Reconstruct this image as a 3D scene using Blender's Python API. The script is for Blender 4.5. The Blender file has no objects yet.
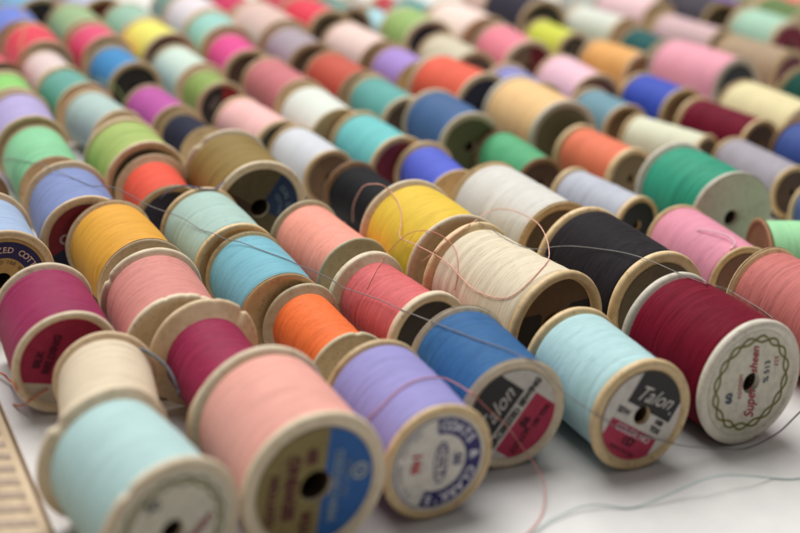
import bpy, bmesh, math, random
from mathutils import Vector, Matrix, noise

# ------------------------------------------------------------------ scene
sc = bpy.context.scene
COL = sc.collection
U = 0.0135                      # one modelling unit in metres (about a flange radius)
sc.render.engine = 'CYCLES'
sc.cycles.use_denoising = True
sc.view_settings.view_transform = 'Standard'
sc.view_settings.look = 'None'
sc.view_settings.exposure = 0.07
sc.view_settings.gamma = 1.0
sc.render.resolution_x, sc.render.resolution_y = 1024, 682

def lin(c):
    out = []
    for v in c:
        v = v / 255.0
        out.append(v / 12.92 if v <= 0.04045 else ((v + 0.055) / 1.055) ** 2.4)
    return out

# ------------------------------------------------------------------ materials
def new_mat(name):
    m = bpy.data.materials.new(name); m.use_nodes = True
    nt = m.node_tree; nt.nodes.clear()
    out = nt.nodes.new('ShaderNodeOutputMaterial')
    b = nt.nodes.new('ShaderNodeBsdfPrincipled')
    nt.links.new(b.outputs[0], out.inputs[0])
    return m, nt, b

def node(nt, kind, **kw):
    n = nt.nodes.new(kind)
    for k, v in kw.items():
        if k.startswith('i_'):
            key = k[2:]
            n.inputs[int(key) if key.isdigit() else key].default_value = v
        else:
            setattr(n, k, v)
    return n

def coords(nt, scale, rot=(0, 0, 0)):
    tc = node(nt, 'ShaderNodeTexCoord')
    oi = node(nt, 'ShaderNodeObjectInfo')
    mul = node(nt, 'ShaderNodeMath', operation='MULTIPLY'); mul.inputs[1].default_value = 0.7
    nt.links.new(oi.outputs['Random'], mul.inputs[0])
    add = node(nt, 'ShaderNodeVectorMath', operation='ADD')
    nt.links.new(tc.outputs['Object'], add.inputs[0]); nt.links.new(mul.outputs[0], add.inputs[1])
    mp = node(nt, 'ShaderNodeMapping'); mp.inputs['Scale'].default_value = scale; mp.inputs['Rotation'].default_value = rot
    nt.links.new(add.outputs[0], mp.inputs[0])
    return mp.outputs[0], oi

def ramp(nt, src, stops):
    r = node(nt, 'ShaderNodeValToRGB')
    el = r.color_ramp.elements
    el[0].position, el[0].color = stops[0][0], (*stops[0][1], 1)
    el[1].position, el[1].color = stops[-1][0], (*stops[-1][1], 1)
    for p, c in stops[1:-1]:
        e = el.new(p); e.color = (*c, 1)
    nt.links.new(src, r.inputs[0])
    return r.outputs[0]

def thread_mat(name, srgb, dark=False):
    """wound sewing cotton: fine hoops of yarn round the local X axis"""
    c = lin(srgb)
    av = sum(c) / 3
    c = [min(0.86, (av + (v - av) * 0.95) * 0.92) for v in c]      # old cotton, a little faded
    mx = max(c); av = sum(c) / 3
    ct = min(0.84, 0.60 + 0.32 * av)
    lo = [v * ct for v in c]
    hi = [min(0.9, v * (1.84 - ct) ** 0.95 + 0.003) for v in c]
    m, nt, b = new_mat(name)
    L = nt.links.new
    def hoops(scale, slant, detail, rough):
        v, _ = coords(nt, scale, (0, 0, slant))
        n = node(nt, 'ShaderNodeTexNoise', i_Scale=1.0, i_Detail=detail, i_Roughness=rough)
        L(v, n.inputs['Vector']); return n
    na = hoops((2500, 80, 80), 0.03, 3.0, 0.65)      # single yarns of one layer
    nb = hoops((2000, 90, 90), -0.09, 3.0, 0.65)      # and of the layer crossing it
    n1 = node(nt, 'ShaderNodeMix', data_type='FLOAT'); 
    sel = hoops((240, 160, 160), 0.0, 3.0, 0.5)
    sr = node(nt, 'ShaderNodeMapRange'); sr.inputs[1].default_value = 0.42; sr.inputs[2].default_value = 0.58
    L(sel.outputs['Fac'], sr.inputs[0]); L(sr.outputs[0], n1.inputs[0]); L(na.outputs['Fac'], n1.inputs[2]); L(nb.outputs['Fac'], n1.inputs[3])
    n2 = hoops((420, 30, 30), 0.03, 3.0, 0.55)          # bundles wound at a different tension
    n3 = hoops((90, 70, 70), 0.0, 4.0, 0.5)             # handling marks
    mix = node(nt, 'ShaderNodeMath', operation='MULTIPLY_ADD'); mix.inputs[1].default_value = 0.58
    L(n1.outputs[0], mix.inputs[0])
    m2 = node(nt, 'ShaderNodeMath', operation='MULTIPLY'); m2.inputs[1].default_value = 0.26
    L(n2.outputs['Fac'], m2.inputs[0]); 
    m3 = node(nt, 'ShaderNodeMath', operation='MULTIPLY_ADD'); m3.inputs[1].default_value = 0.16
    L(n3.outputs['Fac'], m3.inputs[0]); L(m2.outputs[0], m3.inputs[2]); L(m3.outputs[0], mix.inputs[2])
    colr = ramp(nt, mix.outputs[0], [(0.30, lo), (0.5, c), (0.70, hi)])
    L(colr, b.inputs['Base Color'])
    b.inputs['Roughness'].default_value = 0.55
    b.inputs['Specular IOR Level'].default_value = 0.05 if dark else 0.18
    b.inputs['Sheen Weight'].default_value = 0.02 if dark else 0.05
    b.inputs['Sheen Roughness'].default_value = 0.45
    b.inputs['Sheen Tint'].default_value = (*[min(1, 0.5 + 0.5 * v / max(mx, 1e-3)) for v in c], 1)
    bu1 = node(nt, 'ShaderNodeBump', i_Strength=1.0, i_Distance=0.0003)
    L(n1.outputs[0], bu1.inputs['Height'])
    bu2 = node(nt, 'ShaderNodeBump', i_Strength=0.22, i_Distance=0.0004)
    L(n2.outputs['Fac'], bu2.inputs['Height']); L(bu1.outputs[0], bu2.inputs['Normal'])
    L(bu2.outputs[0], b.inputs['Normal'])
    return m

WOODS = {
    'painted': ((222, 214, 198), (200, 188, 168), 0.45),
    'pale':    ((232, 215, 186), (208, 186, 152), 0.5),
    'tan':     ((226, 200, 164), (196, 164, 124), 0.5),
    'gold':    ((226, 198, 152), (192, 158, 110), 0.42),
    'brown':   ((158, 122, 88), (116, 84, 58), 0.55),
    'greyed':  ((204, 190, 158), (168, 152, 118), 0.55),
}
def wood_mat(kind):
    a, bcol, rough = WOODS[kind]
    a, bcol = lin(a), lin(bcol)
    m, nt, b = new_mat('wood_' + kind)
    L = nt.links.new
    v1, oi = coords(nt, (70, 520, 520))           # turned grain along the spool
    n1 = node(nt, 'ShaderNodeTexNoise', i_Scale=1.0, i_Detail=5.0, i_Roughness=0.6)
    L(v1, n1.inputs['Vector'])
    v2, _ = coords(nt, (110, 110, 110))
    n2 = node(nt, 'ShaderNodeTexNoise', i_Scale=1.0, i_Detail=6.0, i_Roughness=0.65)
    L(v2, n2.inputs['Vector'])
    mm = node(nt, 'ShaderNodeMath', operation='MULTIPLY_ADD'); mm.inputs[1].default_value = 0.7
    L(n1.outputs['Fac'], mm.inputs[0])
    m2 = node(nt, 'ShaderNodeMath', operation='MULTIPLY'); m2.inputs[1].default_value = 0.4
    L(n2.outputs['Fac'], m2.inputs[0]); L(m2.outputs[0], mm.inputs[2])
    col = ramp(nt, mm.outputs[0], [(0.30, [v * .82 for v in bcol]), (0.46, [(p_ * .35 + q_ * .65) for p_, q_ in zip(bcol, a)]), (0.60, a), (0.8, [min(.85, v * 1.06) for v in a])])
    # grime specks
    v3, _ = coords(nt, (900, 900, 900))
    n3 = node(nt, 'ShaderNodeTexNoise', i_Scale=1.0, i_Detail=2.0)
    L(v3, n3.inputs['Vector'])
    sp = ramp(nt, n3.outputs['Fac'], [(0.27, (0.45, 0.4, 0.34)), (0.36, (1, 1, 1))])
    mx = node(nt, 'ShaderNodeMix', data_type='RGBA', blend_type='MULTIPLY')
    mx.inputs[0].default_value = 0.55
    L(col, mx.inputs[6]); L(sp, mx.inputs[7])
    hs = node(nt, 'ShaderNodeHueSaturation')
    mr = node(nt, 'ShaderNodeMapRange'); mr.inputs[3].default_value = 0.85; mr.inputs[4].default_value = 1.06
    L(oi.outputs['Random'], mr.inputs[0]); L(mr.outputs[0], hs.inputs['Value']); L(mx.outputs[2], hs.inputs['Color'])
    L(hs.outputs[0], b.inputs['Base Color'])
    b.inputs['Roughness'].default_value = rough
    b.inputs['Specular IOR Level'].default_value = 0.35
    bu = node(nt, 'ShaderNodeBump', i_Strength=0.5, i_Distance=0.0003)
    L(mm.outputs[0], bu.inputs['Height']); L(bu.outputs[0], b.inputs['Normal'])
    return m

PAPER = {}
def paper(srgb):
    srgb = tuple(srgb)
    if srgb in PAPER: return PAPER[srgb]
    c = lin(srgb)
    m, nt, b = new_mat('label_paper')
    v, _ = coords(nt, (500, 500, 500))
    n = node(nt, 'ShaderNodeTexNoise', i_Scale=1.0, i_Detail=5.0, i_Roughness=0.7)
    nt.links.new(v, n.inputs['Vector'])
    nt.links.new(ramp(nt, n.outputs['Fac'], [(0.3, [x * 0.78 for x in c]), (0.55, c), (0.8, [min(.9, x * 1.08 + .01) for x in c])]), b.inputs['Base Color'])
    b.inputs['Roughness'].default_value = 0.55
    b.inputs['Specular IOR Level'].default_value = 0.3
    PAPER[srgb] = m
    return m

def plain(name, srgb, rough=0.6, spec=0.3):
    m, nt, b = new_mat(name)
    c = lin(srgb)
    v, _ = coords(nt, (800, 800, 800))
    n = node(nt, 'ShaderNodeTexNoise', i_Scale=1.0, i_Detail=3.0)
    nt.links.new(v, n.inputs['Vector'])
    nt.links.new(ramp(nt, n.outputs['Fac'], [(0.3, [x * 0.8 for x in c]), (0.7, [min(.9, x * 1.1) for x in c])]), b.inputs['Base Color'])
    b.inputs['Roughness'].default_value = rough
    b.inputs['Specular IOR Level'].default_value = spec
    return m

WOOD = {k: wood_mat(k) for k in WOODS}
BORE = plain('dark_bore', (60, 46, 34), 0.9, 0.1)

# ------------------------------------------------------------------ mesh helpers
def link_mesh(name, bm, mats, parent=None, smooth=True):
    me = bpy.data.meshes.new(name)
    bm.normal_update()
    bm.to_mesh(me); bm.free()
    for m in (mats if isinstance(mats, (list, tuple)) else [mats]):
        me.materials.append(m)
    if smooth:
        me.polygons.foreach_set('use_smooth', [True] * len(me.polygons))
    o = bpy.data.objects.new(name, me)
    COL.objects.link(o)
    if parent: o.parent = parent
    return o

def thing(name, label, cat, loc, rz, group=None):
    o = bpy.data.objects.new(name, None); COL.objects.link(o)
    o.empty_display_size = 0.005
    o.location = loc; o.rotation_euler = (0, 0, rz)
    o['label'] = label; o['category'] = cat
    if group: o['group'] = group
    return o

def lathe(prof, R, seg=96, cz=0.0, rad=None, close=True):
    """prof: list of (x, r) swept round the X axis at height cz; rad(k, angle, r) may vary the radius"""
    bm = bmesh.new(); rings = []
    for k, (x, r) in enumerate(prof):
        ring = []
        for i in range(seg):
            a = 2 * math.pi * i / seg
            rr = rad(k, a, r, x) if rad else r
            ring.append(bm.verts.new((x, rr * math.sin(a), cz + rr * math.cos(a))))
        rings.append(ring)
    n = len(rings)
    for k in range(n if close else n - 1):
        A, B = rings[k], rings[(k + 1) % n]
        for i in range(seg):
            j = (i + 1) % seg
            bm.faces.new((A[i], A[j], B[j], B[i]))
    bmesh.ops.recalc_face_normals(bm, faces=bm.faces)
    return bm

def flange_mesh(R, xo, side, t, rng, chips=(), lip=0.86, recess=0.045, slope=0.30, core=0.5, rough_edge=0.0, h=0.17):
    """xo: outer face position; side +1 faces +X.  Turned profile with a rounded rim, a lip and a recessed end."""
    P = [  # (distance inwards from the outer face, radius), in units of R
        (recess + 0.10, h), (recess, h + 0.015), (recess + .006, 0.30), (recess, 0.315), (recess + .005, 0.5), (recess, 0.51), (recess + .005, 0.68), (recess, 0.69), (recess, lip - 0.03), (recess * 0.45, lip), (0.006, lip + 0.025),
        (0.0, lip + 0.06), (0.010, 0.965), (0.030, 0.988), (0.06, 1.0), (t - 0.05, 1.0),
        (t - 0.02, 0.988), (t, 0.962), (t + 0.02, 0.92), (t + slope * 0.5, 0.72), (t + slope, core), (t + slope, h),
    ]
    prof = [(xo - side * d * R, r * R) for d, r in P]
    ph = rng.uniform(0, 6.28)
    def rad(k, a, r, x):
        q = r / R
        if q < 0.90: return r
        f = 1.0 + 0.004 * math.sin(2 * a + ph) + 0.003 * math.sin(5 * a + 2 * ph)
        f += rough_edge * noise.noise((math.cos(a) * 3 + ph, math.sin(a) * 3, x * 900))
        for (ca, w, dpt) in chips:
            d = (a - ca + math.pi) % (2 * math.pi) - math.pi
            if abs(d) < w: f -= dpt * min(1.0, (1 - abs(d) / w) * 3.5) * (1 + 0.35 * noise.noise((d * 60, ca, x * 700))) * (1.0 if q > 0.955 else 0.45)
        return r * f
    return lathe(prof, R, 112, R, rad)

def thread_mesh(R, L, t, tr, messy, rng, n_groove):
    xa, xb = -L / 2 + (t + 0.012) * R, L / 2 - (t + 0.012) * R
    nx = 72; seg = 72
    gro = [(rng.uniform(0.06, 0.94), rng.uniform(0.012, 0.03), rng.uniform(-.05, .05), rng.uniform(0, 6.28), rng.uniform(.003, .010) * (1 + 2.2 * messy ** 2)) for _ in range(n_groove)]
    sd = rng.uniform(0, 100)
    bul = rng.uniform(-0.015, 0.04); tip = rng.uniform(-0.04, 0.04)
    fine = [rng.uniform(-1, 1) for _ in range(nx + 1)]
    prof = []
    for i in range(nx + 1):
        s = i / nx
        prof.append((xa + (xb - xa) * s, tr * R))
    def rad(k, a, r, x):
        s = min(max((x - xa) / (xb - xa), 0), 1)
        f = tr + bul * (1 - (2 * s - 1) ** 2) + tip * (s - .5)
        # rounded shoulders where the winding turns back
        e = min(s, 1 - s) / 0.05
        if e < 1: f -= 0.05 * (1 - e) ** 2
        for (g, w, sl, p, d) in gro:
            u = (s + sl * math.sin(a + p) - g) / w
            if -3 < u < 5:
                f -= d * math.exp(-u * u)
                f += d * 0.55 * math.exp(-((u - 2.0) / 1.1) ** 2)
        f += messy * 0.014 * noise.noise((s * 9 + 0.8 * math.sin(a), sd, math.cos(a) * .7))
        f += messy * 0.003 * noise.noise((s * 26 + 1.2 * math.sin(a + sd), sd + 7, math.cos(a)))
        f += 0.0006 * fine[k]
        return min(f, 0.985) * R
    return lathe(prof, R, seg, R, rad, close=False)

# text ------------------------------------------------------------
def glyphs(text, size=1.0, shear=0.0, bold=0.0):
    cu = bpy.data.curves.new('lettering_curve', 'FONT')
    cu.body = text; cu.size = size; cu.shear = shear; cu.offset = bold; cu.resolution_u = 3
    cu.align_x = 'CENTER'; cu.align_y = 'CENTER'
    o = bpy.data.objects.new('lettering_curve', cu); COL.objects.link(o)
    dg = bpy.context.evaluated_depsgraph_get()
    me = bpy.data.meshes.new_from_object(o.evaluated_get(dg))
    vs = [(v.co.x, v.co.y) for v in me.vertices]; fs = [tuple(p.vertices) for p in me.polygons]
    bpy.data.objects.remove(o); bpy.data.curves.remove(cu); bpy.data.meshes.remove(me)
    return vs, fs

class Face:
    """the label on a spool's near end: u to the viewer's right, v up, in flange radii"""
    def __init__(s, parent, R, x, roll, bore):
        s.p, s.R, s.x, s.roll, s.h = parent, R, x, roll, bore
    def pt(s, u, v, lift=0.0):
        c, n = math.cos(s.roll), math.sin(s.roll)
        return (s.x + lift, (u * c - v * n) * s.R, s.R + (u * n + v * c) * s.R)
    def disc(s, r, mats, pick, rings=(), cuts=(), hole=None, seg=120):
        hole = hole or s.h + 0.006
        bm = bmesh.new()
        rr = sorted(set([hole, r] + [q for q in rings if hole < q < r]))
        loops = []
        for q in rr:
            loops.append([bm.verts.new((q * math.cos(2 * math.pi * i / seg), q * math.sin(2 * math.pi * i / seg), 0)) for i in range(seg)])
        for A, B in zip(loops, loops[1:]):
            for i in range(seg):
                j = (i + 1) % seg
                bm.faces.new((A[i], B[i], B[j], A[j]))
        if hole < 0.02:
            bm.faces.new(loops[0][::-1])
        for (px, py, nx_, ny_) in cuts:
            bmesh.ops.bisect_plane(bm, geom=bm.verts[:] + bm.edges[:] + bm.faces[:], plane_co=(px, py, 0), plane_no=(nx_, ny_, 0))
        for f in bm.faces:
            c = f.calc_center_median(); f.material_index = pick(c.x, c.y, math.hypot(c.x, c.y), math.degrees(math.atan2(c.y, c.x)))
        for v in bm.verts:
            v.co = Vector(s.pt(v.co.x, v.co.y, 0.00025))
        bmesh.ops.recalc_face_normals(bm, faces=bm.faces)
        if sum(f.normal.x for f in bm.faces) < 0:
            bmesh.ops.reverse_faces(bm, faces=bm.faces)
        s.label = link_mesh('paper_label', bm, mats, s.p, smooth=False)
        return s.label
    def mark(s, name, parts, m):
        """parts: list of (verts, faces) already in u, v"""
        bm = bmesh.new()
        for vs, fs in parts:
            nv = [bm.verts.new(s.pt(u, v, 0.00038)) for u, v in vs]
            for f in fs:
                try: bm.faces.new([nv[i] for i in f])
                except ValueError: pass
        return link_mesh(name, bm, m, s.label, smooth=False)
    @staticmethod
    def line(text, size, u, v, ang=0.0, shear=0.0, bold=0.0, sx=1.0):
        vs, fs = glyphs(text, size, shear, bold)
        c, n = math.cos(math.radians(ang)), math.sin(math.radians(ang))
        return [(u + x * sx * c - y * n, v + x * sx * n + y * c) for x, y in vs], fs
    @staticmethod
    def arc(text, size, r, a0, a1, bold=0.0, inward=False):
        """letters along a circle from angle a0 to a1 (degrees)"""
        out = []
        n = len(text)
        for i, ch in enumerate(text):
            if ch == ' ': continue
            a = a0 + (a1 - a0) * (i + .5) / n
            out.append(Face.line(ch, size, r * math.cos(math.radians(a)), r * math.sin(math.radians(a)), a + (90 if inward else -90), bold=bold))
        return out
    @staticmethod
    def ribbon(pts, w):
        vs, fs = [], []
        n = len(pts)
        for i in range(n):
            a, b = pts[i - 1] if i else pts[0], pts[(i + 1) % n] if i < n - 1 else pts[-1]
            dx, dy = b[0] - a[0], b[1] - a[1]; d = math.hypot(dx, dy) or 1
            vs += [(pts[i][0] - dy / d * w / 2, pts[i][1] + dx / d * w / 2), (pts[i][0] + dy / d * w / 2, pts[i][1] - dx / d * w / 2)]
        for i in range(n - 1):
            fs.append((2 * i, 2 * i + 1, 2 * i + 3, 2 * i + 2))
        return vs, fs
    @staticmethod
    def ring(r, w, a0=0, a1=360, ry=None, cu=0, cv=0, n=72):
        ry = ry or r
        return Face.ribbon([(cu + r * math.cos(math.radians(a0 + (a1 - a0) * i / n)), cv + ry * math.sin(math.radians(a0 + (a1 - a0) * i / n))) for i in range(n + 1)], w)

INK = {}
def ink(srgb):
    if srgb not in INK: INK[srgb] = plain('printing_ink', srgb, 0.6, 0.25)
    return INK[srgb]
def hp(px, py, ang):       # cut line through (px, py) along direction ang
    a = math.radians(ang)
    return (px, py, -math.sin(a), math.cos(a))

def make_label(kind, root, R, x, roll, bore):
    F = Face(root, R, x, roll, bore)
    if isinstance(kind, tuple):  # plain disc: label colour with the shade of the spool's end mixed in
        F.disc(0.80, [paper(tuple(min(255, int(q * 1.22 + 6)) for q in kind))], lambda u, v, r, a: 0)
        return
    if kind in ('chain', 'chain2'):
        F.disc(0.84, [paper((214, 208, 190))], lambda u, v, r, a: 0)
        s1, s2 = [], []
        for i in range(361):
            a = math.radians(i); d = 0.05 * math.sin(a * 8)
            s1.append(((0.70 + d) * math.cos(a), (0.70 + d) * math.sin(a)))
            s2.append(((0.70 - d) * math.cos(a), (0.70 - d) * math.sin(a)))
        F.mark('chain_border', [Face.ribbon(s1, 0.032), Face.ribbon(s2, 0.032)], ink((128, 122, 66)))
        if kind == 'chain2':
            F.mark('lettering', [Face.line('Super', 0.27, -0.35, -0.02, 0, 0.45, 0.003, .78), Face.line('sheen', 0.23, 0.36, -0.02, 0, 0.45, 0.003, .82),
                                 Face.line('cotton', 0.15, -0.02, 0.23, 0, 0.3, 0.0), Face.line('325', 0.12, 0.24, -0.48, 0, .2)], ink((168, 22, 50)))
            F.mark('numbering', [Face.line('60', 0.18, -0.16, 0.42, 0, 0, .006), Face.line('% 513', 0.15, 0.12, -0.30, 0, 0, .002)], ink((62, 78, 104)))
        else:
            F.mark('lettering', [Face.line('Supersheen', 0.24, 0.12, -0.28, 40, 0.35, 0.004)], ink((150, 70, 84)))
            F.mark('numbering', [Face.line('50', 0.22, -0.30, 0.44, 10, 0, .006)], ink((62, 74, 84)))
    elif kind == 'blueolive':
        F.disc(0.80, [paper((136, 120, 70)), paper((30, 92, 160))], lambda u, v, r, a: 1 if u > 0.10 else 0, cuts=[hp(0.10, 0, 90)])
        F.mark('lettering', [Face.line('MERCERIZED', 0.17, 0.28, -0.02, 90, 0, .004), Face.line('100 YARDS', 0.11, 0.43, 0.05, 90)], ink((140, 156, 172)))
        F.mark('emblem', [Face.ring(0.10, 0.035, cu=0.60, cv=0.14), Face.ring(0.045, 0.02, cu=0.60, cv=0.14)], ink((170, 178, 180)))
        F.mark('printed_words', [Face.line('SEWING', 0.23, -0.34, 0.02, 90, 0, .012), Face.line('50', 0.2, -0.10, 0.42, 90, 0, .012), Face.line('COTTON', 0.16, -0.58, -0.12, 90, 0, .01),
                           Face.line('YDS', 0.18, -0.08, -0.5, 90, 0, .01)], ink((92, 40, 44)))
    elif kind == 'oval':
        F.disc(0.84, [paper((222, 216, 206)), paper((44, 40, 104))], lambda u, v, r, a: 1 if (0.50 < r < 0.79 and -112 < a < 98) else 0,
               rings=(0.50, 0.79), cuts=[hp(0, 0, 98), hp(0, 0, -112)], hole=0.01)
        F.mark('band_lettering', Face.arc("COATS & CLARK'S", 0.215, 0.645, 94, -108, 0.010), ink((214, 212, 222)))
        F.mark('lettering', [Face.line('O.N.T.', 0.21, 0.04, 0.0, -90, 0, .004), Face.line('50', 0.22, 0.33, 0.02, -90, 0, .006),
                             Face.ring(0.12, 0.022, ry=0.36, cu=0.04, cv=0.0), Face.ring(0.80, 0.02, 98, 248)] + Face.arc('SIX CORD COTTON', 0.11, 0.70, 232, 122, 0.0), ink((70, 64, 120)))
        F.mark('number', [Face.line('146', 0.25, -0.42, 0.05, -90, 0, .008)], ink((190, 60, 66)))
    elif kind in ('script', 'slant'):
        dark, white, red = paper((44, 42, 42)), paper((208, 202, 194)), paper((176, 46, 78))
        if kind == 'script':
            def pick(u, v, r, a):
                if v > 0.10 and -0.46 < u < 0.62: return 0
                if v < -0.24 and -0.56 < u < 0.58: return 2
                return 1
            F.disc(0.80, [dark, white, red], pick, cuts=[hp(0, .10, 0), hp(0, -.24, 0), hp(-.46, 0, 90), hp(.62, 0, 90), hp(-.56, 0, 90), hp(.58, 0, 90)])
            F.mark('script_lettering', [Face.line('Talon', 0.38, 0.03, 0.36, 6, 0.5, 0.0, .95), Face.line('R', 0.09, 0.52, 0.24, 0)], paper((214, 208, 200)))
            F.mark('lettering', [Face.line('SEW', 0.15, -0.42, -0.07, 0, 0, .004), Face.line('100', 0.13, 0.42, 0.02, 0, 0, .006), Face.line('YDS', 0.13, 0.42, -0.12, 0, 0, .006),
                                 Face.line('157', 0.2, 0.02, -0.50, 0, 0, .006), Face.line('MADE IN USA', 0.10, 0.0, -0.67, 0)], ink((44, 34, 40)))
            F.mark('pale_lettering', [Face.line('COLOR NO', 0.16, 0.02, -0.335, 0, 0, .006)], ink((220, 190, 196)))
        else:
            def pick(u, v, r, a):
                if v > 0.09 and u < 0.44: return 0
                if v < -0.13 and -0.66 < u < 0.52: return 2
                return 1
            F.disc(0.80, [dark, white, red], pick, cuts=[hp(0, .09, 0), hp(0, -.13, 0), hp(.44, 0, 90), hp(-.66, 0, 90), hp(.52, 0, 90)], hole=0.01)
            F.mark('script_lettering', [Face.line('Talon', 0.38, -0.12, 0.33, 0, 0.45, 0.0, 1.0)], paper((206, 200, 192)))
            F.mark('lettering', [Face.line('MERCERIZED SEWING', 0.165, 0.0, -0.02, 0, 0, .008, .92)], ink((40, 36, 36)))
            F.mark('dark_lettering', [Face.line('COLOR', 0.15, -0.30, -0.44, 0, 0, .004), Face.line('86', 0.2, 0.0, -0.3, 0, 0, .008), Face.line('100 YDS', 0.13, 0.22, -0.50, 0, 0, .004)], ink((70, 22, 34)))
    elif kind == 'magenta':
        F.disc(0.86, [paper((158, 34, 74)), paper((196, 186, 170))], lambda u, v, r, a: 1 if v < -0.46 else 0, cuts=[hp(0, -.46, 0)])
        F.mark('lettering', [Face.line('BELDING', 0.19, -0.30, 0.12, 84, 0, .01), Face.line('SILK', 0.18, -0.52, 0.0, 84, 0, .01)], ink((84, 18, 42)))
    elif kind == 'navyring':
        F.disc(0.84, [paper((176, 142, 88)), paper((34, 30, 84))], lambda u, v, r, a: 1 if 0.46 < r < 0.78 else 0, rings=(0.46, 0.78))
        F.mark('band_lettering', Face.arc('MERCERIZED COTTON', 0.16, 0.615, 172, 2, 0.004), ink((206, 176, 170)))
        F.mark('lettering', Face.arc('SIX CORD 100 YDS', 0.10, 0.38, 165, 15), ink((60, 44, 40)))
    elif kind == 'redcoats':
        F.disc(0.80, [paper((132, 32, 42)), paper((32, 36, 66))], lambda u, v, r, a: 0 if v > 0.05 else 1, cuts=[hp(0, .05, 0)])
        F.mark('lettering', [Face.line('COATS', 0.30, -0.02, 0.24, 0, 0, .01), Face.line('100 YARDS', 0.14, -0.1, -0.2, 0)], ink((186, 160, 160)))
    elif kind == 'bronze':
        F.disc(0.82, [paper((92, 80, 56)), paper((22, 50, 92)), paper((66, 46, 34))], lambda u, v, r, a: 1 if -30 < a < 58 else (2 if 150 < a or a < -170 else 0),
               cuts=[hp(0, 0, 58), hp(0, 0, -30), hp(0, 0, 150), hp(0, 0, 10)])
        F.mark('lettering', Face.arc('DUAL DUTY', 0.15, 0.60, 44, -24, .004) + Face.arc('COTTON', 0.12, 0.42, 40, -20, .002), ink((112, 132, 150)))
    elif kind == 'darkbrown':
        F.disc(0.84, [paper((96, 72, 48)), paper((24, 20, 18))], lambda u, v, r, a: 1 if ((-0.82 < u < -0.3 and v < 0.3) or (v < 0.36 and u > 0.34)) else 0,
               cuts=[hp(-.3, 0, 80), hp(.34, 0, 110), hp(0, .3, 0), hp(0, .36, 0)])
    elif kind == 'blackred':
        F.disc(0.82, [paper((40, 38, 42)), paper((150, 36, 42))], lambda u, v, r, a: 1 if u > 0.0 else 0, cuts=[hp(0, 0, 90)])
        F.mark('lettering', [Face.line('SILK', 0.26, -0.3, 0.2, 60, 0, .01)], ink((150, 140, 130)))
    elif kind == 'marooncut':
        F.disc(0.82, [paper((122, 104, 92)), paper((110, 24, 46))], lambda u, v, r, a: 1 if u > 0.0 else 0, cuts=[hp(0, 0, 90)])

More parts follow.
